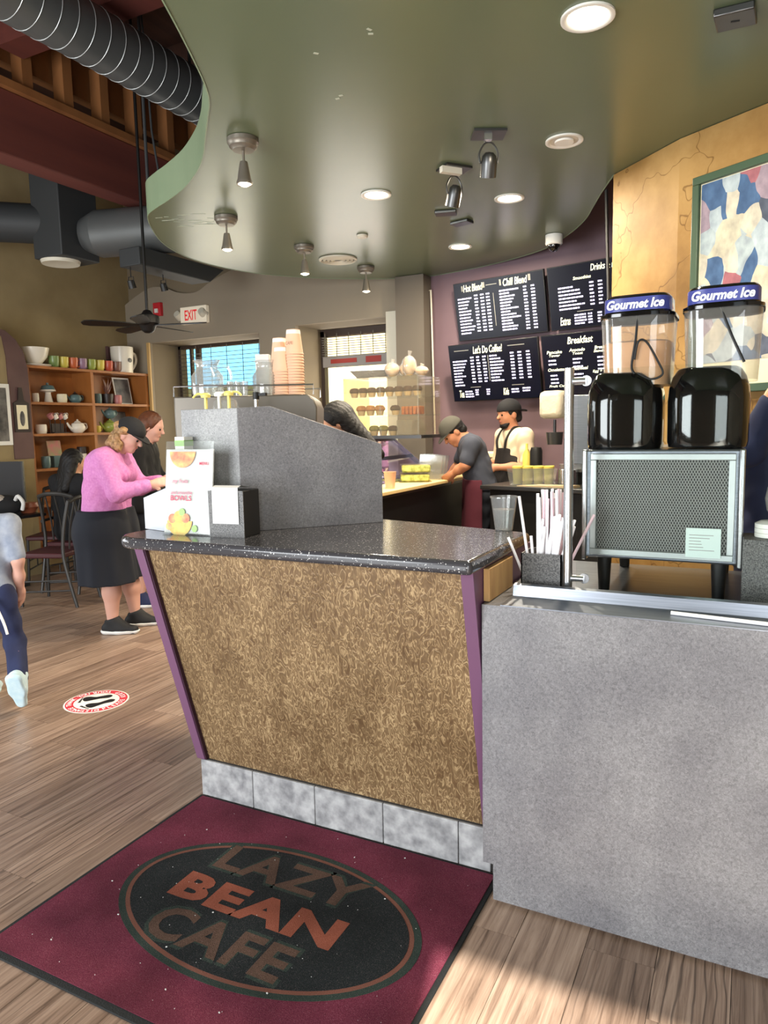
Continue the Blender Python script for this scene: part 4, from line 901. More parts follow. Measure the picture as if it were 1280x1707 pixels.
def mug_proto(mat, r=.045, h=.085, name='mug', handle=1, taper=.8):
    t = thing(name, 'x', 'mug', (0, 0, 0))
    B().lathe([(0, 0), (r*taper, 0), (r*.92, h*.25), (r, h*.7), (r, h), (r*.93, h), (r*.9, h*.3), (0, h*.12)], n=20).build('cup', mat, t)
    if handle: B().tube(smooth_curve([(r*.9*0, r*.92, h*.8), (0, r*1.5, h*.78), (0, r*1.65, h*.5), (0, r*1.2, h*.2), (0, r*.85, h*.22)], 4), r*.13, 8).build('handle', mat, t)
    return t
mugcols = [('mug_green', 'pale green mug, first of the row of mugs, beside the white bowl'), ('mug_yellow', 'yellow mug second in the row on the top shelf'), ('mug_orange', 'orange mug between the yellow and lilac mugs'), ('mug_lilac', 'lilac mug in the middle of the top shelf row'), ('mug_lime', 'lime green mug right of the lilac mug'), ('mug_yellow', 'yellow mug right of the lime green mug'), ('mug_red', 'orange red mug near the giant white mug'), ('mug_brown', 'brown mug touching the giant white mug')]
for i, (mc, lab) in enumerate(mugcols):
    t = mug_proto(mc, .056, .125, 'mug', 1, .62); t.location = (-6.93, 5.585+i*.127, SZ[0]); t['label'] = lab; t['group'] = 'coloured mugs on the top shelf'
    t.rotation_euler[2] = random.uniform(-.3, .3)
t = thing('giant_bowl', 'large white cup bowl on a saucer at the left of the top shelf', 'bowl', (-6.98, 5.38, SZ[0]))
B().lathe([(0, 0), (.14, .0), (.17, .012), (.165, .02), (0, .015)], n=28).build('saucer', 'mug_white', t); B().lathe([(0, .02), (.07, .02), (.08, .04), (.13, .1), (.15, .17), (.155, .2), (.147, .2), (.12, .1), (0, .05)], n=28).build('cup', 'mug_white', t)
t = mug_proto('mug_white', .135, .315, 'giant_mug', 1, .9); t.location = (-6.98, 6.62, SZ[0]); t['label'] = 'oversized white mug with a small emblem on the top shelf'; t['category'] = 'mug'
B().ball((.13, .0, .15), (.006, .035, .028), 12).build('emblem', 'photo_dark', t)
def teapot(loc, lab, mat, s=1.0, lid=None):
    t = thing('teapot', lab, 'teapot', loc, 0, 'teapots on the display shelf')
    B().lathe([(0, 0), (.05*s, 0), (.085*s, .035*s), (.092*s, .07*s), (.07*s, .115*s), (.04*s, .128*s)], n=24).build('pot', mat, t)
    B().lathe([(.042*s, .127*s), (.03*s, .142*s), (.01*s, .148*s), (.013*s, .16*s), (0, .168*s)], n=18).build('lid', lid or mat, t)
    B().tube(smooth_curve([(0, -.08*s, .05*s), (0, -.12*s, .08*s), (0, -.15*s, .125*s)], 4), [.02*s-.0012*s*i for i in range(9)], 8).build('spout', mat, t)
    B().tube(smooth_curve([(0, .07*s, .11*s), (0, .125*s, .11*s), (0, .135*s, .06*s), (0, .085*s, .035*s)], 4), .009*s, 8).build('handle', mat, t)
    return t
def pot(loc, lab, mat, r, h, cat='jar', name='jar'):
    t = thing(name, lab, cat, loc); B().lathe([(0, 0), (r*.85, 0), (r, h*.3), (r, h*.85), (r*.9, h), (r*.82, h), (r*.85, h*.5), (0, h*.4)], n=18).build('body', mat, t); return t
XM = -6.98
pot((XM, 5.36, SZ[1]), 'small pale patterned tumbler at the left of the second shelf', 'mug_white', .035, .1, 'tumbler', 'tumbler')
t = thing('covered_dish', 'dark green lidded dish on the second shelf', 'dish', (XM-.05, 5.56, SZ[1])); B().lathe([(0, 0), (.05, 0), (.03, .1), (.03, .115), (.085, .13), (.08, .145), (0, .14)], n=20).build('stand', 'mug_white', t); B().lathe([(.078, .146), (.06, .19), (.012, .2), (.014, .22), (0, .225)], n=20).build('lid', 'mug_teal', t)
pot((XM, 5.7, SZ[1]), 'cream cup on the second shelf left of the divider', 'cream', .055, .1, 'cup', 'cup')
teapot((XM, 5.88, SZ[1]), 'squat dark and white teapot on the second shelf', 'mug_teal', .8, 'pottery_dark')
pot((XM, 6.2, SZ[1]), 'grey teal jar right of the shelf divider', 'mug_teal', .05, .12)
t = thing('potted_plant', 'dark pot with brown dried plant on the second shelf', 'plant', (XM, 6.35, SZ[1])); B().lathe([(0, 0), (.06, 0), (.075, .12), (.065, .12), (0, .1)], n=18).build('pot', 'pottery_dark', t)
q = B()
for i in range(16):
    a = random.uniform(0, 6.28); r_ = random.uniform(.02, .07); h_ = random.uniform(.17, .3); q.tube([(0, 0, .1), (r_*.4*math.cos(a), r_*.4*math.sin(a), h_*.7), (r_*math.cos(a), r_*math.sin(a), h_)], [.004, .009, .002], 5)
q.build('leaves', 'mug_brown', t)
pot((XM+.03, 6.48, SZ[1]), 'rose pink box jar before the black framed photo', 'mug_rose', .05, .11)
t = thing('photo_frame', 'black and white photo in a pale frame on the second shelf', 'picture', (XM-.04, 6.66, SZ[1]), rot=(0, R(-10), 0)); B().bb(-.01, 0, -.13, .13, 0, .34).build('frame', 'white_plastic', t); B().bb(0, .003, -.115, .115, .02, .32).build('photo', 'photo_dark', t)
pot((XM, 5.4, SZ[2]), 'white sugar bowl at the left of the third shelf', 'mug_white', .06, .1, 'bowl', 'sugar_bowl')
for i in range(4):
    t = mug_proto('mug_white' if i % 2 else 'mug_rose', .032, .055, 'teacup', 1); t.location = (XM+.02, 5.53+i*.062, SZ[2]+.165); t['label'] = ('small %s teacup hanging on the dark cup rack, %s from the left' % ('white' if i % 2 else 'rose', ordn[i])); t['category'] = 'cup'; t['group'] = 'cups on the rack'; t.rotation_euler = (R(35), 0, 0)
t = thing('cup_rack', 'dark wire cup rack on the third shelf', 'rack', (XM, 5.62, SZ[2])); q = B()
for y in (-.1, -.035, .035, .1): q.cyl((0, y, 0), (0, y, .165), .005, n=6)
q.cyl((0, -.105, .16), (0, .105, .16), .006, n=6).bb(-.06, .06, -.1, .1, 0, .012).bb(-.03, .0, -.08, .08, .012, .11).build('frame', 'pottery_dark', t)
teapot((XM+.02, 5.87, SZ[2]), 'round white teapot with black trim on the third shelf', 'mug_white', .95)
t = mug_proto('mug_yellow', .04, .08, 'mug', 1); t.location = (XM, 6.17, SZ[2]); t['label'] = 'small yellow mug on a saucer on the third shelf right of the divider'
teapot((XM, 6.36, SZ[2]), 'olive green teapot stacked with a dark pot on the third shelf', 'mug_lime', 1.0); teapot((XM, 6.37, SZ[2]+.17), 'dark grey teapot standing on the olive green one', 'mug_teal', .8)
t = thing('photo_frame', 'dark photo print behind the head of the woman in pink', 'picture', (XM-.1, 6.62, SZ[2]), rot=(0, R(-10), 0)); B().bb(-.01, 0, -.13, .13, 0, .26).build('frame', 'pottery_dark', t); B().bb(0, .003, -.12, .12, .01, .25).build('photo', 'photo_dark', t)
t = thing('floral_card', 'small floral card standing on the fourth shelf', 'card', (XM-.05, 5.6, SZ[3]+.13), rot=(0, R(-8), 0)); B().bb(-.006, 0, -.09, .09, 0, .17).build('card', 'art_floral', t)
t = thing('card_stand', 'small green box under the floral card', 'box', (XM-.05, 5.6, SZ[3])); B().bb(-.05, .05, -.06, .06, 0, .129).build('box', 'mug_teal', t, bevel=.004)
pot((XM, 5.43, SZ[3]), 'grey jar at the left of the fourth shelf', 'mug_teal', .05, .13); pot((XM, 5.5, SZ[3]+.0), 'cream jar on the fourth shelf beside the grey jar', 'cream', .035, .12) if False else None
t = thing('tin_box', 'pale lettered tin on the fourth shelf', 'tin', (XM+.04, 5.73, SZ[3])); B().bb(-.05, .05, -.07, .07, 0, .1).build('tin', 'mug_white', t, bevel=.006); B().bb(.0505, .052, -.05, .05, .03, .07).build('label_band', 'mug_teal', t)
t = thing('coffee_tin', 'black and white coffee tin on the fourth shelf near the divider', 'tin', (XM, 5.92, SZ[3])); B().lathe([(0, 0), (.055, 0), (.055, .2), (.05, .22), (0, .22)], n=20).build('tin', 'pottery_dark', t); B().lathe([(.0555, .06), (.0555, .14)], n=20).build('label_band', 'mug_white', t)
t = thing('bottle', 'small glass bottle with pale cap on the fourth shelf', 'bottle', (XM, 6.16, SZ[3])); B().lathe([(0, 0), (.032, 0), (.032, .1), (.014, .135), (.014, .16)], n=16).build('glass', 'mug_teal', t); B().lathe([(.016, .16), (.016, .185), (0, .186)], n=14).build('cap', 'mug_white', t)

# ------------------------------------------------------------------ espresso station behind the shield
EW = thing('espresso_counter', 'dark back counter under the espresso machine', 'counter', (-2.235, 2.98, 0), R(27))
B().box((.12, .06, .5), (.3, .4, 1.0)).build('cabinet', 'black', EW); B().box((0, 0, 1.02), (.68, .44, .04)).build('top', 'steel_dark', EW)
es = thing('espresso_machine', 'grey espresso machine with cup rail behind the shield', 'machine', (-2.235, 2.94, 1.041), R(27))
B().prism([(-.33, .42), (.31, .42), (.34, .44), (.345, .56), (.33, .6), (.3, .622), (-.33, .622)], -.2, .2, RX90).build('body', 'machine_grey', es, bevel=.006)
B().box((0, .05, .22), (.6, .26, .4)).build('back_body', 'machine_grey', es); B().box((0, -.05, .03), (.66, .36, .06)).build('drip_tray', 'steel', es, bevel=.005)
for x in (-.16, .16): B().cyl((x, -.14, .42), (x, -.14, .34), .035, n=18).cyl((x, -.16, .35), (x, -.3, .335), .012, n=10).build('group_head', 'steel', es)
q = B().tube([(-.33, -.19, .622), (-.33, -.19, .67), (-.05, -.19, .672)], .004, 6).tube([(-.12, -.19, .622), (-.12, -.19, .668), (.33, -.19, .668), (.33, -.19, .622)], .004, 6).tube([(-.33, .19, .622), (-.33, .19, .668), (.33, .19, .668), (.33, .19, .622)], .004, 6)
q.build('cup_rail', 'steel', es)
B().box((.22, -.203, .475), (.13, .004, .018)).build('name_plate', 'yellow_plastic', es)
def esw(x, y, z): return tuple(WM[es.name] @ Vector((x, y, z)))
def pitcher(p, lab, s=1.0):
    t = thing('glass_pitcher', lab, 'pitcher', p, R(27), 'glass pitchers on the espresso machine')
    B().lathe([(0, 0), (.07*s, 0), (.075*s, .02*s), (.075*s, .1*s), (.05*s, .135*s), (.05*s, .15*s), (.064*s, .175*s), (.06*s, .175*s), (.046*s, .15*s), (.046*s, .135*s), (.071*s, .1*s), (.07*s, .01*s), (0, .008*s)], n=28).build('glass', 'clear_plastic', t)
    B().tube(smooth_curve([(.05*s, 0, .145*s), (.1*s, 0, .14*s), (.115*s, 0, .08*s), (.076*s, 0, .04*s)], 5), .007*s, 8).build('handle', 'clear_plastic', t); return t
ZTOP = .623
pitcher(esw(-.19, -.1, ZTOP), 'clear glass pitcher at the left on the espresso machine', 1.0); pitcher(esw(.1, -.1, ZTOP), 'clear glass pitcher beside the paper cup stacks', .95)
for i in range(5):
    t = thing('shot_glass', 'small clear glass between the two pitchers, %s from the left in the %s row' % (ordn[i % 3], 'back' if i > 2 else 'front'), 'glass', esw(-.075+.035*(i % 3), -.13+.06*(i//3), ZTOP), 0, 'small glasses on the espresso machine')
    B().lathe([(0, 0), (.014, 0), (.017, .07), (.0155, .07), (.0125, .006), (0, .006)], n=14).build('glass', 'clear_plastic', t)
t = thing('white_carton', 'white upright carton behind the right glass pitcher', 'carton', esw(.06, .04, ZTOP), R(27)); B().box((0, 0, .105), (.07, .05, .21)).build('carton', 'paper', t, bevel=.003)
def cup_stack(x, y, n, lab, h0=.115):
    t = thing('cup_stack', lab, 'cups', esw(x, y, ZTOP), 0, 'upside-down paper cup stacks')
    me = None; z = 0
    for i in range(n):
        zz = i*.0135
        prof = [(.0445, zz), (.0475, zz+.002), (.0475, zz+.006), (.0445, zz+.008), (.0325, zz+h0), (.0325, zz+h0+.003), (.029, zz+h0+.003), (.029, zz+h0-.004), (0, zz+h0-.004)]
        if i < n-1: prof = prof[:4] + [(.0432, zz+.0215)]
        c = B().lathe(prof, n=24).build('paper_cup', 'cup_paper', t)
    B().lathe([(.0325, (n-1)*.0135+h0+.0005), (.0335, (n-1)*.0135+h0-.006), (.0345, (n-1)*.0135+h0-.018)], n=24).build('white_rim', 'paper', t)
    return t
cs = cup_stack(.235, -.12, 15, 'tallest stack of upside-down tan paper cups on the espresso machine')
q = B(); vs, fs = txt('CAFE', 1, .02); vs = fit(vs, -.02, .02, .235, .25); q.add([(x, -.0405+abs(x)*.1, y) for x, y, _ in vs], fs)
q.build('cup_print', 'cup_print', cs, smooth=False)
cup_stack(.155, -.03, 13, 'paper cup stack behind the tallest one, slightly shorter'); cup_stack(.175, -.125, 9, 'thin partly hidden paper cup stack between the two taller ones')
# syrup pumps on the bar behind the shield
for i, (x, y, zt, mat, lab) in enumerate(((-2.105, 2.45, 1.655, 'yellow_plastic', 'yellow syrup pump leftmost behind the shield'), (-2.065, 2.49, 1.66, 'white_plastic', 'white syrup pump between the yellow pumps'), (-2.02, 2.50, 1.662, 'yellow_plastic', 'yellow syrup pump with a drooping spout behind the shield'))):
    t = thing('pump_bottle', lab, 'bottle', (x, y, ZT), R(27 + (180 if i == 0 else 0)))
    B().lathe([(0, 0), (.021, 0), (.022, .01), (.022, .3), (.014, .36), (.016, .4), (0, .4)], n=20).build('bottle', 'mug_brown', t)
    B().cyl((0, 0, .4), (0, 0, zt-ZT), .0075, n=10).build('stem', mat, t)
    B().lathe([(0, 0), (.02, 0), (.022, .012), (.014, .02), (0, .021)], (0, 0, zt-ZT-.012), 16).tube(smooth_curve([(0, 0, zt-ZT), (.035, 0, zt-ZT+.004), (.055, 0, zt-ZT-.012)], 4), .005, 7).build('pump_head', mat, t)
t = thing('water_tap', 'slim steel water tap with black lever behind the shield', 'tap', (-1.89, 2.52, ZT)); B().cyl((0, 0, 0), (0, 0, .52), .009, n=12).build('pipe', 'steel', t); B().lathe([(0, 0), (.014, 0), (.014, .03), (0, .032)], (0, 0, .515), 14).box((.025, .005, .535), (.05, .014, .012)).build('lever', 'black', t)
t = thing('glass_dome', 'clear plastic cake dome left of the syrup pumps', 'dome', (-2.12, 2.60, ZT)); B().lathe([(.065, 0), (.065, .46), (.05, .52), (0, .54)], n=24).build('dome', 'clear_plastic', t)
t = thing('receipt_printer', 'small green and white box peeking above the menu stand', 'box', (-1.95, 2.13, ZT)); B().bb(-.025, .02, -.02, .03, 0, .365).build('body', 'white_plastic', t); B().bb(-.026, .021, -.021, .031, .33, .352).build('green_band', 'chip_green', t)

# ------------------------------------------------------------------ prep counter with cold wells, sneeze guard and pastry case
_before = set(o.name for o in COL.objects)
pcn = thing('prep_counter', 'dark prep counter with a light wooden cutting board edge', 'counter', (-2.85, 5.0, 0))
B().bb(-3.45, -2.5, 4.4, 6.5, -.03, .955).build('cabinet', 'black', pcn, True); B().bb(-3.5, -2.5, 4.4, 6.5, .955, .985).build('top', 'steel_dark', pcn, True)
B().bb(-2.78, -2.445, 4.45, 6.45, .985, 1.012).build('cutting_board', 'board_wood', pcn, True, bevel=.004)
for i in range(7):
    y = 4.45+i*.28
    w = B().bb(-3.15, -2.82, y, y+.25, .99, 1.0).build('food_pan', 'steel', pcn, True)
    B().bb(-3.13, -2.84, y+.02, y+.23, 1.0, 1.012).build('pan_food', 'pan_food' if i % 2 else 'salad', w, True)
sg = thing('sneeze_guard', 'slanted glass sneeze guard with blue rail over the cold wells', 'guard', (-2.95, 5.2, .99))
def slab(p0, p1, y0, y1, th):             # slanted in XZ
    d = Vector((p1[0]-p0[0], 0, p1[1]-p0[1])).normalized(); n = Vector((-d.z, 0, d.x))*th
    return [(p0[0], y0, p0[1]), (p1[0], y0, p1[1]), (p1[0], y1, p1[1]), (p0[0], y1, p0[1]), (p0[0]+n.x, y0, p0[1]+n.z), (p1[0]+n.x, y0, p1[1]+n.z), (p1[0]+n.x, y1, p1[1]+n.z), (p0[0]+n.x, y1, p0[1]+n.z)]
B().hexa(slab((-3.2, 1.35), (-2.83, 1.05), 4.45, 5.3, .006)).build('glass_panel', 'guard_glass', sg, True); B().hexa(slab((-3.2, 1.35), (-2.83, 1.05), 5.32, 6.2, .006)).build('glass_panel', 'guard_glass', sg, True)
for y in (4.44, 5.31, 6.21): B().hexa(slab((-3.2, 1.36), (-2.83, 1.06), y-.012, y+.012, .02)).build('divider', 'steel', sg, True)
B().bb(-3.02, -2.99, 4.45, 6.2, 1.185, 1.215).build('blue_rail', 'pan_frame', sg, True)
B().bb(-3.45, -3.18, 4.4, 6.25, 1.345, 1.372).build('shelf_top', 'steel_dark', sg, True)
for y in (4.45, 5.3, 6.2): B().bb(-3.4, -3.36, y-.02, y+.02, .986, 1.345).build('bracket', 'steel', sg, True)
# salad boxes stacked on the cutting board
for i, (y, z, lab) in enumerate(((5.50, 1.013, 'lower clear box of green salad on the cutting board'), (5.52, 1.089, 'upper clear box of green salad stacked on the other'))):
    t = thing('salad_box', lab, 'box', (-2.64, y, z), R(27)); B().box((0, 0, .033), (.24, .17, .058)).build('salad', 'salad', t, bevel=.015)
    B().prism([(-.135, -.1), (.135, -.1), (.135, .1), (-.135, .1)], 0, .004).prism([(-.13, -.095), (.13, -.095), (.13, .095), (-.13, .095)], .064, .07).build('clear_box', 'case_plastic', t)
t = thing('paper_cup', 'small tan cup on the near end of the cutting board', 'cup', (-2.55, 4.85, 1.013)); B().lathe([(0, 0), (.035, 0), (.048, .12), (.05, .125), (.046, .125), (.033, .005), (0, .005)], n=20).build('cup', 'cup_paper', t)
for i in range(3):
    t = thing('wrap_roll', ['clear plastic tray standing beside the barista, front', 'clear plastic tray standing beside the barista, middle', 'clear plastic tray standing beside the barista, back'][i], 'tray', (-2.62, 5.74+.07*i, 1.013), R(10)); B().prism([(-.1, 0), (.1, 0), (.13, .2), (-.07, .22)], -.012, .012, RX90).build('tray', 'clear_plastic', t)

pk = thing('pastry_case', 'clear tiered pastry case full of muffins on the prep counter', 'case', (-3.0, 5.75, 1.373))
kx0, kx1, ky0, ky1 = -3.34, -2.62, 5.55, 6.02
tz = [1.40, 1.575, 1.735]; top = 1.90
B().bb(kx0-.03, kx1+.03, ky0-.02, ky1+.03, 1.373, 1.4).build('base', 'steel_dark', pk, True)
B().bb(kx0, kx0+.005, ky0, ky1, 1.4, top).build('side_pane', 'case_plastic', pk, True); B().bb(kx1-.005, kx1, ky0, ky1, 1.4, top).build('side_pane', 'case_plastic', pk, True); B().bb(kx0, kx1, ky0, ky0+.005, 1.4, top).build('front_pane', 'case_plastic', pk, True)
for z in tz[1:]+[top]: B().bb(kx0, kx1, ky0, ky1, z-.006, z).build('shelf', 'acrylic', pk, True)
for x in (kx0+.003, (kx0+kx1)/2, kx1-.003):
    B().bb(x-.006, x+.006, ky0-.006, ky0, 1.4, top).build('corner_post', 'acrylic', pk, True)
def muffin(p, mat, lab, s=1.0):
    t = thing('muffin', lab, 'muffin', p, 0, 'muffins in the pastry case')
    B().lathe([(0, 0), (.026*s, 0), (.036*s, .04*s)], n=12).build('wrapper', 'muffin_wrap', t); B().lathe([(.036*s, .038*s), (.046*s, .048*s), (.043*s, .066*s), (.028*s, .082*s), (0, .086*s)], n=12).build('crown', mat, t)
for i in range(8): muffin((kx0+.055+i*.087, ky0+.1, tz[2]), 'muffin_dark', 'dark chocolate muffin on the top tier, %s from the left' % ordn[i], 1.0)
for i in range(3): muffin((kx0+.12+i*.092, ky0+.1, tz[1]), 'muffin_tan', 'tan crumb muffin on the middle tier, %s from the left' % ordn[i], 1.05)
muffin((kx0+.455, ky0+.1, tz[1]), 'muffin_dark', 'single dark muffin on the middle tier beside the sliced cakes', 1.0)
for i in range(5):
    t = thing('cake_slice', 'orange cake slice on the middle tier, %s from the left' % ordn[i], 'cake', (kx0+.54+i*.036, ky0+.12, tz[1]), 0, 'cake slices on the middle tier'); B().box((0, 0, .035), (.03, .1, .07)).build('slice', 'slice_orange', t, bevel=.006)
for i in range(2): muffin((kx0+.24+i*.09, ky0+.11, tz[0]+.0), 'muffin_green', 'olive green muffin on the bottom tier, %s from the left' % ordn[i], 1.05)
muffin((kx0+.43, ky0+.1, tz[0]), 'muffin_dark', 'dark muffin on the bottom tier beside the clear clamshell box', 1.0)
t = thing('clamshell_box', 'ribbed clear clamshell box on the bottom tier', 'box', (kx0+.56, ky0+.12, tz[0])); B().box((0, 0, .065), (.15, .14, .13)).build('shell', 'clear_plastic', t, bevel=.008)
for i in range(9): B().box((-.064+i*.016, -.0715, .065), (.004, .003, .12)).build('rib', 'clear_plastic', t)
t = thing('paper_liner', 'white paper lined tray on the bottom tier', 'tray', (kx0+.1, ky0+.12, tz[0])); B().box((0, 0, .02), (.14, .16, .035)).build('tray', 'paper', t, bevel=.01)
t = thing('foil_tray', 'crimped foil tray on top of the pastry case', 'tray', (kx0+.2, ky0+.2, top+.001), R(12)); B().prism([(-.13, -.09), (.13, -.09), (.13, .09), (-.13, .09)], 0, .003).hexa([(-.13, -.09, .003), (.13, -.09, .003), (.13, .09, .003), (-.13, .09, .003), (-.18, -.13, .062), (.18, -.13, .062), (.18, .13, .062), (-.18, .13, .062)]).build('tray', 'foil', t); B().bb(-.19, .19, -.14, .14, .062, .066).build('rim', 'foil', t)
for i, (dx, dy, s_, lab) in enumerate(((.42, .12, (.06, .07, .06), 'bag of bread rolls beside the foil tray'), (.50, .2, (.035, .05, .06), 'small knotted bag of rolls between the bread bags'), (.585, .12, (.055, .07, .085), 'tallest bag of sliced bread on the pastry case'), (.68, .16, (.055, .06, .04), 'low crumpled bread bag at the right end of the case'))):
    t = thing('bread_bag', lab, 'bag', (kx0+dx, ky0+dy, top+.001)); B().ball((0, 0, s_[2]), s_, 12).build('bread', 'bread', t)
    q = B().ball((0, 0, s_[2]+.004), (s_[0]+.008, s_[1]+.008, s_[2]+.002), 12).cyl((0, 0, s_[2]*1.9), (.01, 0, s_[2]*2.5), .008, .02, 8); q.build('bag', 'bag_plastic', t)

for o in COL.objects:                    # the whole run stands a little nearer the aisle
    if o.name not in _before and o.parent is None: o.location = Vector(o.location)+Vector((.125, 0, .03))

# ------------------------------------------------------------------ back counter under the screens
k2 = thing('drinks_counter', 'grey topped counter with a dark front below the menu screens', 'counter', (-1.3, 5.7, 0))
B().hexa([(-1.83, 5.42, 0), (-.2, 5.05, 0), (-.1, 5.55, 0), (-1.72, 5.92, 0), (-1.83, 5.42, 1.0), (-.2, 5.05, 1.0), (-.1, 5.55, 1.0), (-1.72, 5.92, 1.0)]).build('cabinet', 'black', k2, True)
B().hexa([(-1.9, 5.38, 1.0), (-.2, 5.0, 1.0), (-.08, 5.6, 1.0), (-1.76, 5.97, 1.0), (-1.9, 5.38, 1.032), (-.2, 5.0, 1.032), (-.08, 5.6, 1.032), (-1.76, 5.97, 1.032)]).build('top', 'steel_dark', k2, True, bevel=.004)
dt = thing('deli_tub', 'clear tub of yellow lidded deli cups on the counter', 'tub', (-1.52, 5.55, 1.033), R(10))
B().prism([(-.17, -.1), (.17, -.1), (.17, .1), (-.17, .1)], 0, .006).hexa([(-.17, -.1, .006), (.17, -.1, .006), (.17, -.095, .006), (-.17, -.095, .006), (-.19, -.12, .13), (.19, -.12, .13), (.19, -.115, .13), (-.19, -.115, .13)]).build('tub', 'clear_plastic', dt)
for i in range(4):
    for j in range(2):
        t = thing('deli_cup', 'yellow lidded deli cup in the clear tub, %s from the left in the %s row' % (ordn[i], 'back' if j else 'front'), 'cup', tuple(WM[dt.name] @ Vector((-.12+i*.08, -.045+j*.09, .007))), 0, 'deli cups in the tub'); B().lathe([(0, 0), (.03, 0), (.037, .12)], n=14).build('cup', 'deli_green', t); B().lathe([(.04, .12), (.04, .135), (0, .136)], n=14).build('lid', 'deli_yellow', t)
t = thing('steel_canister', 'round steel canister right of the deli tub', 'canister', (-1.24, 5.5, 1.033)); B().lathe([(0, 0), (.07, 0), (.07, .12), (.065, .125), (0, .12)], n=24).build('body', 'steel', t)
t = thing('paper_wrap', 'folded tan paper lying on the front of the counter', 'paper', (-1.34, 5.33, 1.033), R(-8)); B().add([(-.25, -.02, .0), (.2, -.05, 0), (.22, .05, 0), (-.1, .06, 0), (-.25, -.02, .006), (.2, -.05, .02), (.22, .05, .015), (-.1, .06, .012)], [(3,2,1,0),(4,5,6,7),(0,1,5,4),(1,2,6,5),(2,3,7,6),(3,0,4,7)]).build('paper', 'muffin_wrap', t)
t = thing('milk_dispenser', 'tall steel dispenser beside the gold wall', 'dispenser', (-1.12, 5.66, 1.033), R(-13)); B().box((0, 0, .42), (.16, .2, .52)).build('body', 'steel_brushed', t, bevel=.006); B().box((0, .0, .08), (.14, .18, .16)).build('base', 'steel_dark', t); B().box((0, -.11, .13), (.12, .06, .06)).build('spout_box', 'steel', t)
t = thing('wrapped_mixer', 'plastic wrapped mixer head on a steel stand below the screens', 'mixer', (-1.40, 5.85, 1.033), R(-13)); B().cyl((.09, 0, 0), (.09, 0, .74), .02, n=16).cyl((.12, 0, 0), (.12, 0, .74), .012, n=12).build('stand', 'steel', t); B().box((-.02, -.02, .62), (.2, .2, .22)).build('wrapped_head', 'bag_wrap', t, bevel=.04); B().lathe([(0, 0), (.06, 0), (.07, .1), (0, .1)], (-.03, 0, .3), 18).cyl((-.03, 0, .4), (-.03, 0, .5), .012, n=10).build('beater', 'steel_dark', t)
t = thing('squeeze_bottle', 'olive yellow squeeze bottle behind the cream shirted barista', 'bottle', (-1.66, 5.86, 1.033)); B().lathe([(0, 0), (.035, 0), (.035, .22), (.012, .26), (.01, .31), (0, .31)], n=16).build('bottle', 'deli_yellow', t)
t = thing('black_canister', 'black canister beside the squeeze bottle', 'canister', (-1.565, 5.80, 1.033)); B().lathe([(0, 0), (.05, 0), (.05, .25), (.04, .28), (0, .285)], n=18).build('body', 'black', t)
t = thing('ingredient_tub', 'clear tub of pink food below the wrapped mixer', 'tub', (-1.27, 5.66, 1.033)); B().lathe([(0, 0), (.05, 0), (.07, .15), (.075, .152), (0, .152)], n=20).build('tub', 'clear_plastic', t); B().lathe([(0, .006), (.048, .006), (.062, .11), (0, .11)], n=18).build('food', 'mug_rose', t)
t = thing('chest_freezer', 'pale grey lidded bin against the purple wall behind the baristas', 'bin', (-2.13, 6.53, 0), R(-13)); B().box((0, 0, .6), (.34, .26, 1.2)).build('body', 'off_white', t, bevel=.01); B().box((0, -.005, 1.225), (.36, .28, .05)).build('lid', 'cream', t, bevel=.01)

# ------------------------------------------------------------------ floor sticker
st = thing('floor_sticker', 'round red and white footprint floor sticker reading PLEASE KEEP YOUR DISTANCE', 'sticker', (-3.245, 2.735, 0), R(148))
B().lathe([(0, .0006), (.172, .0006), (.174, .0)], n=48).build('white_base', 'sticker_white', st); B().lathe([(.122, .0011), (.165, .0011)], n=48).build('red_ring', 'sign_red', st)
q = B()
def ringtext(body, a0, a1, r, flip):
    n = len(body)
    for i, ch in enumerate(body):
        if ch == ' ': continue
        a = a0+(a1-a0)*(i+.5)/n; vs, fs = txt(ch, .036, .001)
        M = Matrix.Rotation(a, 4, 'Z') @ Matrix.Translation((r, 0, .0016)) @ Matrix.Rotation(R(90 if flip else -90), 4, 'Z'); q.add(vs, fs, M)
ringtext('PLEASE KEEP YOUR', R(180), R(360), .143, True); ringtext('DISTANCE THANK YOU', R(175), R(5), .143, False)
q.build('ring_lettering', 'white_print', st, smooth=False)
for s_ in (-1, 1):
    q = B(); M = Matrix.Translation((s_*.05, -.005, 0)) @ Matrix.Rotation(R(-s_*10), 4, 'Z') @ Matrix.Diagonal((1.35, 1.12, 1, 1))
    sole = smooth_curve([(0, -.08, 0), (.018, -.065, 0), (.016, -.03, 0), (.014, 0, 0), (.028, .03, 0), (.026, .055, 0), (0, .062, 0), (-.022, .05, 0), (-.02, .02, 0), (-.014, -.02, 0), (-.018, -.06, 0)], 4, True)
    q.add([(p.x, p.y, .0014) for p in sole], [tuple(range(len(sole)))], M)
    for k in range(5): q.lathe([(0, .0014), (.0075-.0008*k, .0014)], (s_*(-.02+.011*k), .078-abs(k-1)*.004, 0), 8, M=None) if False else q.add([(s_*(-.022+.0115*k)+(.007-.0006*k)*math.cos(t_), .078-k*.0035+(.008-.0008*k)*math.sin(t_), .0014) for t_ in [2*PI*i/8 for i in range(8)]], [tuple(range(8))], M)
    q.build('footprint', 'black', st, smooth=False)

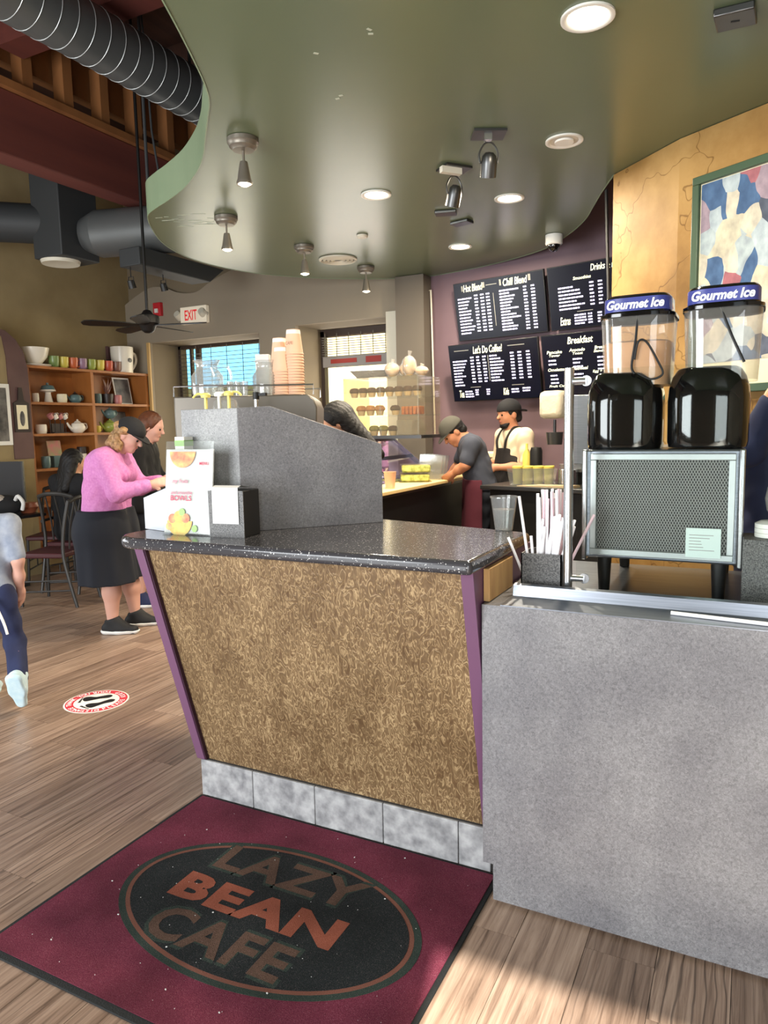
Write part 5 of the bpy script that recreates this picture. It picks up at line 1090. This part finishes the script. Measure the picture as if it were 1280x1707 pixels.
# ------------------------------------------------------------------ tables and chairs
def chair(loc, rz, lab, arms=False):
    t = thing('cafe_chair', lab, 'chair', loc, rz, 'metal cafe chairs')
    B().prism([(-.2, -.2), (.2, -.21), (.2, .21), (-.2, .2)], .43, .475).build('seat', 'seat_red', t, bevel=.012)
    for s_ in (-1, 1):
        B().tube(smooth_curve([(.19, s_*.19, .44), (.2, s_*.195, .2), (.215, s_*.2, 0)], 3), .014, 8).build('leg', 'chair_metal', t)
        B().tube(smooth_curve([(-.3, s_*.2, 0), (-.24, s_*.2, .25), (-.2, s_*.195, .47), (-.22, s_*.19, .7), (-.27, s_*.18, .93)], 4), .015, 8).build('leg', 'chair_metal', t)
        B().cyl((.205, s_*.197, .22), (-.245, s_*.2, .24), .008, n=8).cyl((.208, s_*.198, .13), (-.265, s_*.2, .15), .008, n=8).cyl((-.02, s_*.198, .135), (-.02, s_*.198, .23), .007, n=8).build('stretcher', 'chair_metal', t)
        if arms: B().tube(smooth_curve([(-.23, s_*.2, .68), (0, s_*.23, .69), (.16, s_*.23, .67), (.2, s_*.215, .6), (.19, s_*.2, .45)], 4), .014, 8).build('arm', 'chair_metal', t)
    B().tube(smooth_curve([(-.27, -.18, .92), (-.29, -.09, .945), (-.295, 0, .95), (-.29, .09, .945), (-.27, .18, .92)], 3), .02, 8).build('top_rail', 'chair_metal', t)
    for y in (-.1, 0, .1): B().tube(smooth_curve([(-.205, y, .5), (-.225, y, .7), (-.285, y, .94)], 3), .008, 7).build('back_slat', 'chair_metal', t)
    return t
chair((-5.53, 4.32, 0), R(200), 'dark metal chair with red seat turned away, nearest the woman in pink')
chair((-5.86, 4.84, 0), R(104), 'dark chair with armrests under the seated person in black', True)
chair((-6.45, 5.05, 0), R(300), 'dark chair behind the table next to the shelf')
def table(loc, lab, w=.7, h=.74):
    t = thing('cafe_table', lab, 'table', loc); B().box((0, 0, h-.015), (w, w, .03)).build('top', 'table_dark', t, bevel=.008); B().cyl((0, 0, .03), (0, 0, h-.03), .035, n=16).build('column', 'chair_metal', t); B().box((0, 0, .015), (.5, .08, .03)).box((0, 0, .015), (.08, .5, .03)).build('base', 'chair_metal', t); return t
table((-6.44, 4.44, 0), 'dark square cafe table among the chairs at left', .6); table((-5.55, 5.75, 0), 'dark cafe table before the shelf, right of the seated person')
hb = thing('backpack', 'black and white patterned bag lying on the cafe table at left', 'bag', (-6.32, 4.42, .741), R(20)); B().ball((0, 0, .1), (.2, .14, .1), 16).build('bag', 'black_cloth', hb); B().ball((-.05, -.06, .15), (.13, .09, .06), 14).build('patterned_flap', 'bag_pattern', hb); B().tube(smooth_curve([(.15, -.04, .15), (.2, -.07, .19), (.24, -.06, .13), (.22, -.05, .06)], 4), .018, 8).build('strap', 'paper', hb)
ck = thing('copper_bowl', 'round copper bowl shape behind the black chair', 'bowl', (-6.30, 4.66, .742)); B().lathe([(0, 0), (.06, 0), (.1, .06), (.085, .1), (0, .1)], n=20).build('bowl', 'copper', ck)
bs = thing('black_board', 'black upright board standing behind the bag at left', 'board', (-6.57, 4.66, .742), R(-63)); B().bb(-.01, .01, -.2, .15, 0, .5).build('panel', 'table_dark', bs); B().bb(-.015, .015, .15, .165, 0, .5).build('edge', 'chair_metal', bs)

# ------------------------------------------------------------------ people: continuous surfaces grown from joints
def sdf_mesh(name, prims, mat, parent, res=.009, k=.03, cuts=(), infl=0, disp=None):
    lo = np.array([1e9]*3); hi = -lo; P = []
    for p in prims:
        if p[0] == 'c':
            a, c = np.array(p[1], float), np.array(p[2], float); r0, r1 = p[3]+infl, p[4]+infl; m = max(r0, r1)
            l_, h_ = np.minimum(a, c)-m, np.maximum(a, c)+m
        else:
            a = np.array(p[1], float); rr = np.array(p[2], float)+infl; m = rr.max(); l_, h_ = a-m, a+m
        P.append((p, l_, h_)); lo = np.minimum(lo, l_); hi = np.maximum(hi, h_)
    pad = 3*res; lo = lo-pad; hi = hi+pad; n = np.ceil((hi-lo)/res).astype(int)+1
    ax = [lo[i]+res*np.arange(n[i]) for i in range(3)]
    Fd = np.full(n, .5)
    for p, l_, h_ in P:
        mg = k+2*res
        s0 = np.maximum(((l_-mg-lo)/res).astype(int), 0); s1 = np.minimum(((h_+mg-lo)/res).astype(int)+2, n)
        X, Y, Z = np.meshgrid(ax[0][s0[0]:s1[0]], ax[1][s0[1]:s1[1]], ax[2][s0[2]:s1[2]], indexing='ij')
        if p[0] == 'c':
            a, c = np.array(p[1], float), np.array(p[2], float); r0, r1 = p[3]+infl, p[4]+infl; d = c-a; L2 = max(d@d, 1e-9)
            t = np.clip(((X-a[0])*d[0]+(Y-a[1])*d[1]+(Z-a[2])*d[2])/L2, 0, 1)
            v = np.sqrt((X-a[0]-t*d[0])**2+(Y-a[1]-t*d[1])**2+(Z-a[2]-t*d[2])**2)-(r0+(r1-r0)*t)
        else:
            a = np.array(p[1], float); rr = np.array(p[2], float)+infl; q = np.stack([X-a[0], Y-a[1], Z-a[2]], -1)
            if len(p) > 3 and p[3] is not None: q = q @ np.array(p[3])      # columns: local axes
            kk = np.sqrt(((q/rr)**2).sum(-1)); k2 = np.sqrt(((q/rr**2)**2).sum(-1))+1e-9; v = kk*(kk-1)/k2
        kq = p[4] if p[0] == 'e' and len(p) > 4 else (p[5] if p[0] == 'c' and len(p) > 5 else k)
        S = Fd[s0[0]:s1[0], s0[1]:s1[1], s0[2]:s1[2]]
        hh = np.maximum(kq-np.abs(S-v), 0)/kq
        Fd[s0[0]:s1[0], s0[1]:s1[1], s0[2]:s1[2]] = np.minimum(S, v)-hh*hh*kq*.25
    if cuts or disp:
        X, Y, Z = np.meshgrid(*ax, indexing='ij')
        if disp: Fd = Fd + disp(X, Y, Z)
        for pt, nn in cuts:
            nn = np.array(nn, float); nn /= np.linalg.norm(nn); Fd = np.maximum(Fd, (X-pt[0])*nn[0]+(Y-pt[1])*nn[1]+(Z-pt[2])*nn[2])
    ins = Fd < 0; c = [slice(None, -1), slice(1, None)]
    cnt = np.zeros(n-1, int); sm_ = np.zeros(tuple(n-1)+(3,)); ne = np.zeros(n-1)
    for i in (0, 1):
        for j in (0, 1):
            for l in (0, 1): cnt += ins[c[i], c[j], c[l]]
    act = (cnt > 0) & (cnt < 8)
    for axs in range(3):
        o1, o2 = [q for q in range(3) if q != axs]
        for i in (0, 1):
            for j in (0, 1):
                sa = [None]*3; sb_ = [None]*3; sa[axs] = c[0]; sb_[axs] = c[1]; sa[o1] = sb_[o1] = c[i]; sa[o2] = sb_[o2] = c[j]
                va, vb = Fd[tuple(sa)], Fd[tuple(sb_)]; cr_ = (va < 0) != (vb < 0)
                t = np.where(cr_, va/np.where(cr_, va-vb, 1), 0)
                ne += cr_; sm_[..., axs] += t; sm_[..., o1] += i*cr_; sm_[..., o2] += j*cr_
    idx = -np.ones(n-1, int); ia = np.argwhere(act); idx[act] = np.arange(len(ia))
    V = lo+res*(ia+sm_[act]/np.maximum(ne[act], 1)[:, None])
    fs = []
    for axs in range(3):
        o1, o2 = [(1, 2), (2, 0), (0, 1)][axs]
        sa = [slice(None)]*3; sb_ = [slice(None)]*3; sa[axs] = c[0]; sb_[axs] = c[1]
        A, Bq = ins[tuple(sa)], ins[tuple(sb_)]; e = np.argwhere(A != Bq)
        e = e[(e[:, o1] > 0) & (e[:, o2] > 0) & (e[:, o1] < n[o1]-1) & (e[:, o2] < n[o2]-1)]
        d1 = np.zeros(3, int); d1[o1] = 1; d2 = np.zeros(3, int); d2[o2] = 1
        q = [idx[tuple((e-d).T)] for d in (d1+d2, d2, 0*d1, d1)]
        f = np.stack(q, 1); flip = ~A[tuple(e.T)]
        f[flip] = f[flip][:, ::-1]; fs.append(f)
    fs = np.concatenate(fs)
    me = bpy.data.meshes.new(name); me.from_pydata(V.tolist(), [], fs.tolist()); me.update()
    return finish(me, name, mat, parent, True, sharp=180)
def v3(*a): return np.array(a, float)
def hand(w, d, nrm, side, curl=.5, s=1.0):
    """w wrist, d pointing direction, nrm palm normal, side +1/-1 gives the thumb side"""
    d = d/np.linalg.norm(d); nrm = nrm-d*(nrm@d); nrm /= np.linalg.norm(nrm); u = np.cross(nrm, d)*side
    out = [('c', w, w+d*.045*s+u*.014*s, .024*s, .022*s, .02), ('c', w, w+d*.05*s-u*.016*s, .024*s, .021*s, .02)]
    for i, ln in enumerate((.07, .078, .072, .056)):
        kx = w+d*.082*s+u*(.03-.02*i)*s; a1 = curl*.7; a2 = curl*1.7
        p1 = kx+(d*math.cos(a1)+nrm*math.sin(a1))*ln*.5*s; p2 = p1+(d*math.cos(a2)+nrm*math.sin(a2))*ln*.5*s
        out += [('c', w+d*.04*s+u*(.02-.014*i)*s, kx, .013*s, .011*s, .012), ('c', kx, p1, .0098*s, .009*s, .005), ('c', p1, p2, .009*s, .0075*s, .005)]
    t0 = w+d*.025*s+u*.026*s; t1 = t0+(d*.6+u*.75+nrm*.25)*.038*s; t2 = t1+(d*.9+u*.25+nrm*.35)*.03*s
    return out+[('c', t0, t1, .014*s, .0115*s, .01), ('c', t1, t2, .011*s, .009*s, .006)]
def person(label, loc, rz, J, skin, fat=1.0, s=1.0, shirt=None, sleeve=1.0, hem=None, pants=None, pleg=2.0, skirt=None, cap=None, hair=None, hairstyle='short', shoes=('shoe_black', 'shoe_sole'), apron=None, curl=.5, chin=None, group=None, female=False):
    J = {k_: v3(*v_) for k_, v_ in J.items()}
    t = thing('person', label, 'person', loc, rz)
    lk = J['look']/np.linalg.norm(J['look']); lf = np.cross(v3(0, 0, 1), lk); lf /= np.linalg.norm(lf); lu = np.cross(lk, lf); Rm = np.stack([lk, lf, lu], 1)
    h = J['hed']; at = lambda x, y, z: h+(lk*x+lf*y+lu*z)*s
    g = fat
    sk = []
    for y in (-1, 1):
        o = v3(0, y*.072*s, 0); sk += [('c', J['pel']+o, (J['pel']+J['che'])/2+o*.85, .115*g*s, .105*g*s), ('c', (J['pel']+J['che'])/2+o*.85, J['che']+o*1.1, .105*g*s, .1*g*s)]
    sk += [('c', J['sl'], J['sr'], .058*s, .058*s, .05), ('c', J['nec'], h-lu*.05*s-lk*.015*s, .056*s, .052*s, .03), ('c', J['che'], J['nec'], .07*s, .056*s, .05)]
    # head: skull, jaw, cheeks, brow, nose, lips, chin, ears
    sk += [('e', at(-.008, 0, .03), (.098*s, .076*s, .098*s), Rm), ('e', at(.018, 0, -.035), (.07*s, .06*s, .075*s), Rm, .03), ('c', at(.068, -.035, .028), at(.068, .035, .028), .018*s, .018*s, .02), ('c', at(.088, 0, .015), at(.108, 0, -.02), .009*s, .014*s, .012), ('c', at(.078, -.02, -.052), at(.078, .02, -.052), .012*s, .012*s, .008), ('e', at(.058, 0, -.088), (.028*s, .03*s, .024*s), Rm, .02)]
    for y in (-1, 1): sk += [('e', at(.05, y*.036, -.02), (.03*s, .024*s, .03*s), Rm, .02), ('e', at(-.01, y*.077, -.002), (.022*s, .01*s, .034*s), Rm, .008)]
    for q, sg_ in (('l', 1), ('r', -1)):
        sh_, el, w = J['s'+q], J['e'+q], J['w'+q]
        sk += [('c', sh_, el, .05*g*s, .042*g*s), ('c', el, (el+w)/2, .042*g*s, .038*g*s), ('c', (el+w)/2, w, .038*g*s, .026*s)]
        d = w-el; nrm = J.get('n'+q, v3(.3, -sg_*.9, -.3)); sk += hand(w, J.get('d'+q, d), nrm, sg_ if not J.get('flip'+q) is None else -sg_, curl, s)
        hp, kn, an = J['h'+q], J['k'+q], J['a'+q]
        sk += [('c', hp, kn, .082*g*s, .056*g*s), ('c', kn, kn+(an-kn)*.4, .056*g*s, .056*g*s), ('c', kn+(an-kn)*.4, an, .056*g*s, .036*s), ('c', an, an+(J['t'+q]-an)*.55, .036*s, .024*s, .02)]
    body = sdf_mesh('body', sk, skin, t, .009, .03)
    for y in (-1, 1): B().ball(tuple(at(.082, y*.032, .006)), .0105*s, 10).build('eye', 'eye_dark', t)
    B().ball(tuple(at(.0895, 0, -.052)), (.006*s, .02*s, .006*s), 10, Matrix(Rm.tolist()).to_4x4() if False else None).build('lips', 'lip', t)
    if shirt:
        gs = []
        for y in (-1, 1):
            o = v3(0, y*.075*s, 0); hm = J['pel'] + v3(0, 0, -.03)*s; mid = (J['pel']+J['che'])/2
            gs += [('c', hm+o*1.05, mid+o*.9, .135*g*s, .122*g*s), ('c', mid+o*.9, J['che']+o*1.12, .122*g*s, .115*g*s)]
            if female: gs.append(('e', J['che']+v3(.1*g, y*.08, -.06)*s, (.075*s, .08*s, .075*s), None, .05))
        gs += [('c', J['sl'], J['sr'], .07*s, .07*s, .05), ('c', J['che'], J['nec']-(J['nec']-J['che'])*.3, .09*s, .075*s, .05)]
        for q in 'lr':
            sh_, el, w = J['s'+q], J['e'+q], J['w'+q]
            if sleeve >= 1: gs += [('c', sh_, el, .066*g*s, .056*g*s), ('c', el, el+(w-el)*(sleeve-1), .056*g*s, (.056-.016*(sleeve-1))*g*s)]
            else: gs += [('c', sh_, sh_+(el-sh_)*sleeve, .068*g*s, .066*g*s)]
        cuts = [((0, 0, hem if hem else J['pel'][2]-.1*s), J.get('hemn', v3(0, 0, -1)))]
        fold = lambda X, Y, Z: .003*np.sin(Z*60+8*np.sin(Y*14+X*9))*np.sin(X*18+Y*16)
        sdf_mesh('shirt', gs, shirt, t, .009, .035, cuts, disp=fold)
    if pants:
        gs = []
        for y in (-1, 1): gs.append(('c', J['pel']+v3(0, y*.07*s, -.02*s), J['pel']+v3(0, y*.075*s, -.05*s), .122*g*s, .122*g*s))
        for q in 'lr':
            hp, kn, an = J['h'+q], J['k'+q], J['a'+q]
            gs += [('c', hp, kn, .098*g*s, .074*g*s)]
            if pleg > 1: gs += [('c', kn, kn+(an-kn)*(pleg-1), .074*g*s, .058*s)]
        fold = lambda X, Y, Z: .004*np.sin(Z*48+6*np.sin(X*12+Y*10))
        sdf_mesh('trousers' if pleg > 1.4 else 'shorts', gs, pants, t, .009, .03, disp=fold)
    if skirt:
        m_, zb = skirt; pz_ = J['pel']
        gs = []
        for y in (-1, 1): gs += [('c', pz_+v3(0, y*.09, .06), pz_+v3(-.01, y*.1, -.1), .145*g, .165*g), ('c', pz_+v3(-.01, y*.1, -.1), pz_+v3(.03, y*.12, -.62), .165*g, .185*g)]
        fold = lambda X, Y, Z: .007*np.clip((pz_[2]-Z)*2.5, 0, 1)*np.sin(np.arctan2(Y, X-pz_[0])*13)
        sdf_mesh('skirt', gs, m_, t, .009, .05, [((0, 0, zb), (0, 0, -1)), ((0, 0, pz_[2]+.06), (0, 0, 1))], disp=fold)
    for q in 'lr':
        an, to = J['a'+q], J['t'+q]; d = to-an; fl_ = v3(d[0], d[1], 0); fl_ /= max(np.linalg.norm(fl_), 1e-6)
        fd = J.get('f'+q, fl_); fd = fd/np.linalg.norm(fd); sd2 = np.cross(v3(0, 0, 1), fl_); up = np.cross(fd, sd2); hl = an-up*.05*s-fd*.045*s
        gs = [('c', hl+up*.005*s, hl+fd*.1*s+up*.004*s, .042*s, .043*s), ('c', hl+fd*.1*s, hl+fd*.205*s-up*.008*s, .044*s, .036*s), ('c', an+up*.02*s-fd*.008*s, hl+fd*.05*s, .05*s, .046*s), ('c', an+up*.012*s+fd*.02*s, hl+fd*.13*s+up*.012*s, .043*s, .036*s)]
        pl0 = hl-up*.03*s
        so_ = sdf_mesh('shoe', gs, shoes[0], t, .008, .03, [(pl0, -up), (an+up*.035*s+fd*.0, up*.95-fd*.3)])
        gs = [('c', hl+sd2*.008*s, hl+fd*.1*s+sd2*.012*s, .046*s, .046*s), ('c', hl-sd2*.008*s, hl+fd*.1*s-sd2*.012*s, .046*s, .046*s), ('c', hl+fd*.1*s, hl+fd*.212*s, .052*s, .039*s)]
        sdf_mesh('sole', gs, shoes[1], so_, .007, .02, [(hl-up*.0345*s, -up), (hl-up*.006*s, up)])
    hr = []
    if hair:
        if hairstyle == 'short': hr = [('e', at(-.014, 0, .045), (.11*s, .09*s, .104*s), Rm) if not cap else ('e', at(-.02, 0, .035), (.1*s, .085*s, .096*s), Rm), ('c', at(-.07, -.03, -.03), at(-.07, .03, -.03), .04*s, .04*s)]
        elif hairstyle == 'curly':
            for i in range(46):
                a = random.uniform(-1, 1); z_ = random.uniform(-.11, .05); r_ = random.uniform(.07, .1); th = PI+a*1.9
                hr.append(('e', at(math.cos(th)*r_-.02, math.sin(th)*r_*.95, z_), (.027*s,)*3, None, .012))
            hr.append(('e', at(-.03, 0, .02), (.09*s, .08*s, .09*s), Rm))
        else:
            hr = [('e', at(-.02, 0, .04), (.105*s, .09*s, .1*s), Rm), ('c', at(-.05, -.045, .02), at(-.1, -.06, -.26), .06*s, .045*s), ('c', at(-.05, .045, .02), at(-.1, .06, -.26), .06*s, .045*s), ('c', at(-.06, 0, .02), at(-.11, 0, -.3), .06*s, .04*s)]
        cutf = [(at(.058, 0, .07), lk*.75-lu*.66) if hairstyle == 'short' and not cap else (at(.055, 0, .05), lk*.8-lu*.35)] if hairstyle != 'curly' else [(at(.05, 0, .03), lk)]
        strands = lambda X, Y, Z: .0018*np.sin((Y*1.0+X*.6)*150+6*np.sin(Z*25))
        sdf_mesh('hair', hr, hair, t, .008, .025, cutf, disp=strands)
    if cap:
        cm, back = cap
        cp = sdf_mesh('cap', [('e', at(-.008, 0, .045), (.112*s, .094*s, .1*s), Rm)], cm, t, .007, .02, [(at(0, 0, .035), -lu)])
        f = -1 if back else 1
        dd = [at(f*(.06+.11*math.cos(a))-.008, .085*math.sin(a), .035-.02*math.cos(a)**2) for a in [R(-90+15*i) for i in range(13)]]
        n_ = len(dd); vs = [tuple(p) for p in dd]+[tuple(p+lu*.008*s) for p in dd]
        B().add(vs, [tuple(range(n_-1, -1, -1)), tuple(range(n_, 2*n_))]+[(i, (i+1) % n_, n_+(i+1) % n_, n_+i) for i in range(n_)]).build('visor', cm, cp)
    if chin: sdf_mesh('beard', [('e', at(.056, 0, -.088), (.034*s, .036*s, .03*s), Rm), ('c', at(.03, -.055, -.05), at(.055, -.03, -.09), .016*s, .02*s), ('c', at(.03, .055, -.05), at(.055, .03, -.09), .016*s, .02*s)], chin, t, .007, .02, [(at(0, 0, -.066), lu)])
    if apron:
        am, zt, zb = apron
        gs = []
        for y in (-1, 1): gs += [('c', J['pel']+v3(0, y*.078*s, 0), (J['pel']+J['che'])/2+v3(0, y*.07*s, 0), .145*g*s, .133*g*s), ('c', J['pel']+v3(.02, y*.08*s, 0), J['pel']+v3(.04, y*.085*s, -.5*s), .143*g*s, .14*g*s)]
        if zt > J['pel'][2]+.15: gs += [('c', (J['pel']+J['che'])/2+v3(.005, y*.06, 0), J['che']+v3(.012, y*.05, -.02), .132*g*s, .118*g*s) for y in (-1, 1)]
        sdf_mesh('apron', gs, am, t, .009, .03, [((0, 0, zt), (0, 0, 1)), ((0, 0, zb), (0, 0, -1)), ((J['pel'][0]+.03, 0, 0), (-1, 0, 0))])
        if zt > J['pel'][2]+.15:
            for y in (-1, 1): B().tube(smooth_curve([tuple(J['che']+v3(.125*g, y*.07, zt-J['che'][2])), tuple(J['che']+v3(.115, y*.085, .04)), tuple(J['nec']+v3(.03, y*.085, .02)), tuple(J['nec']+v3(-.05, y*.05, .025))], 5), .012, 6).build('apron_strap', am, t)
    return t
AR = 27.1
# woman in pink
person('woman in pink sweater, black skirt and black cap leaning on the bar', (-4.27, 3.87, 0), R(AR), dict(pel=(-.05, 0, .88), che=(-.02, 0, 1.26), nec=(.05, 0, 1.37), hed=(.155, 0, 1.475), look=(.86, -.1, -.5),
    sl=(.02, .19, 1.31), sr=(.02, -.19, 1.31), el=(.13, .24, 1.08), er=(.12, -.23, 1.07), wl=(.34, .15, 1.13), wr=(.34, -.14, 1.12), hl=(-.05, .1, .85), hr=(-.05, -.1, .85), kl=(.05, .1, .47), kr=(-.01, -.1, .47), al=(.08, .11, .085), ar=(-.02, -.1, .085), tl=(.2, .12, .04), tr=(.12, -.11, .04)),
    'skin_light', fat=1.17, shirt='pink_knit', sleeve=1.85, hem=.87, skirt=('navy_black', .40), cap=('cap_black', False), hair='hair_blonde', hairstyle='curly', female=True)
person('person in black with reddish brown hair standing behind the woman in pink', (-4.66, 4.58, 0), R(AR), dict(pel=(-.02, 0, .92), che=(0, 0, 1.3), nec=(.03, 0, 1.42), hed=(.09, 0, 1.54), look=(.95, 0, -.3),
    sl=(0, .18, 1.36), sr=(0, -.18, 1.36), el=(.05, .22, 1.1), er=(.05, -.22, 1.1), wl=(.26, .15, 1.08), wr=(.26, -.15, 1.08), hl=(-.02, .09, .9), hr=(-.02, -.09, .9), kl=(.02, .1, .5), kr=(0, -.1, .5), al=(.08, .1, .085), ar=(-.06, -.1, .085), tl=(.2, .11, .04), tr=(.08, -.11, .04)),
    'skin_light', shirt='black_cloth', sleeve=1.9, pants='navy_black', pleg=.95, hair='hair_brown', hairstyle='long', shoes=('navy', 'shoe_sole'))
# seated guest
person('person with long dark hair in black sitting with back turned', (-5.89, 4.87, 0), R(104), dict(pel=(-.02, 0, .6), che=(-.02, 0, .98), nec=(.0, 0, 1.09), hed=(.03, 0, 1.22), look=(.9, -.35, -.15),
    sl=(-.01, .18, 1.04), sr=(-.01, -.18, 1.04), el=(.08, .25, .78), er=(.02, -.36, .86), wl=(.3, .15, .8), wr=(-.12, -.34, .9), hl=(.0, .09, .56), hr=(.0, -.09, .56), kl=(.42, .12, .54), kr=(.42, -.12, .54), al=(.4, .13, .085), ar=(.4, -.13, .085), tl=(.52, .14, .04), tr=(.52, -.14, .04)),
    'skin_mid', shirt='black_cloth', sleeve=1.85, hem=.48, pants='black_cloth', hair='hair_black', hairstyle='long')
# boy walking away
person('boy in grey-blue T-shirt and navy sweatpants walking away at the left edge', (-3.72, 2.44, 0), R(125), dict(pel=(.0, 0, .68), che=(.03, .01, .96), nec=(.05, .03, 1.07), hed=(.1, .10, 1.2), look=(.9, .35, -.2),
    sl=(.03, .15, 1.015), sr=(.03, -.15, 1.015), el=(.0, .2, .82), er=(.0, -.19, .82), wl=(.06, .18, .64), wr=(.07, -.165, .63), hl=(.02, .07, .65), hr=(-.02, -.1, .65), kl=(.1, .08, .37), kr=(.0, -.14, .37), al=(.16, .08, .075), ar=(-.13, -.19, .2), tl=(.26, .085, .04), tr=(-.06, -.19, .08), fr=(.45, 0, -.89)),
    'skin_light', fat=.84, s=.84, shirt='tee_blue', sleeve=.85, hem=.625, pants='navy', hair='hair_brown', shoes=('shoe_pale', 'shoe_pale'))
by_ = bpy.data.objects[[o.name for o in COL.objects if o.get('label', '').startswith('boy')][0]]
B().tube(smooth_curve([(-.115, -.1, .63), (-.13, -.115, .58), (-.128, -.14, .5), (-.122, -.15, .44)], 4), .007, 6).build('drawstring', 'shoe_sole', by_)
# dark haired person beyond the espresso machine
person('person with long black hair and black jacket beyond the espresso machine', (-2.24, 3.98, 0), R(AR+165), dict(pel=(0, 0, .92), che=(.02, 0, 1.28), nec=(.05, 0, 1.4), hed=(.1, 0, 1.53), look=(.8, .2, -.5),
    sl=(.02, .18, 1.34), sr=(.02, -.18, 1.34), el=(.1, .22, 1.1), er=(.1, -.22, 1.1), wl=(.28, .14, 1.1), wr=(.28, -.14, 1.1), hl=(0, .09, .9), hr=(0, -.09, .9), kl=(.02, .1, .5), kr=(.02, -.1, .5), al=(0, .1, .085), ar=(0, -.1, .085), tl=(.12, .11, .04), tr=(.12, -.11, .04)),
    'skin_mid', shirt='black_cloth', sleeve=1.9, pants='black_cloth', hair='hair_black', hairstyle='long')
# baristas
person('barista in dark grey T-shirt and grey cap bending over the cutting board', (-2.107, 5.967, 0), R(AR+180), dict(pel=(-.02, 0, .96), che=(.07, 0, 1.30), nec=(.14, 0, 1.39), hed=(.225, 0, 1.445), look=(.72, .1, -.68),
    sl=(.09, .19, 1.34), sr=(.09, -.19, 1.34), el=(.15, .21, 1.17), er=(.16, -.2, 1.15), wl=(.25, .12, 1.09), wr=(.24, -.17, 1.075), hl=(-.02, .09, .93), hr=(-.02, -.09, .93), kl=(.02, .1, .5), kr=(.0, -.1, .5), al=(.0, .1, .085), ar=(-.03, -.1, .085), tl=(.12, .11, .04), tr=(.1, -.11, .04)),
    'skin_tan', shirt='tee_dark', sleeve=.75, hem=.95, pants='navy_black', cap=('cap_grey', False), hair='hair_black', apron=('maroon', 1.04, .5))
person('bearded barista in cream T-shirt, black apron and backwards black cap', (-1.87, 6.19, 0), R(AR+198), dict(pel=(-.0, 0, .97), che=(.0, 0, 1.34), nec=(.02, 0, 1.45), hed=(.05, 0, 1.585), look=(1, .05, -.08),
    sl=(0, .2, 1.4), sr=(0, -.2, 1.4), el=(.0, .25, 1.14), er=(.02, -.25, 1.14), wl=(.24, .14, 1.14), wr=(.25, -.1, 1.17), hl=(0, .09, .94), hr=(0, -.09, .94), kl=(.02, .1, .5), kr=(.02, -.1, .5), al=(0, .1, .085), ar=(0, -.1, .085), tl=(.12, .11, .04), tr=(.12, -.11, .04)),
    'skin_tan', shirt='tee_cream', sleeve=.8, hem=.95, pants='black_cloth', cap=('cap_black', True), hair='hair_black', apron=('apron_black', 1.3, .5), chin='hair_black')
person('person in navy long sleeves reaching up behind the slush machine', (.13, 3.40, 0), R(AR-90), dict(pel=(0, 0, .98), che=(0, 0, 1.36), nec=(.02, 0, 1.48), hed=(.05, 0, 1.62), look=(.95, .1, -.2),
    sl=(0, .2, 1.42), sr=(0, -.2, 1.42), el=(.05, .26, 1.15), er=(.16, -.24, 1.38), wl=(.26, .16, 1.1), wr=(.22, -.19, 1.58), hl=(0, .09, .94), hr=(0, -.09, .94), kl=(.02, .1, .5), kr=(.02, -.1, .5), al=(0, .1, .085), ar=(0, -.1, .085), tl=(.12, .11, .04), tr=(.12, -.11, .04)),
    'skin_mid', shirt='navy', sleeve=1.9, pants='navy', hair='hair_brown')
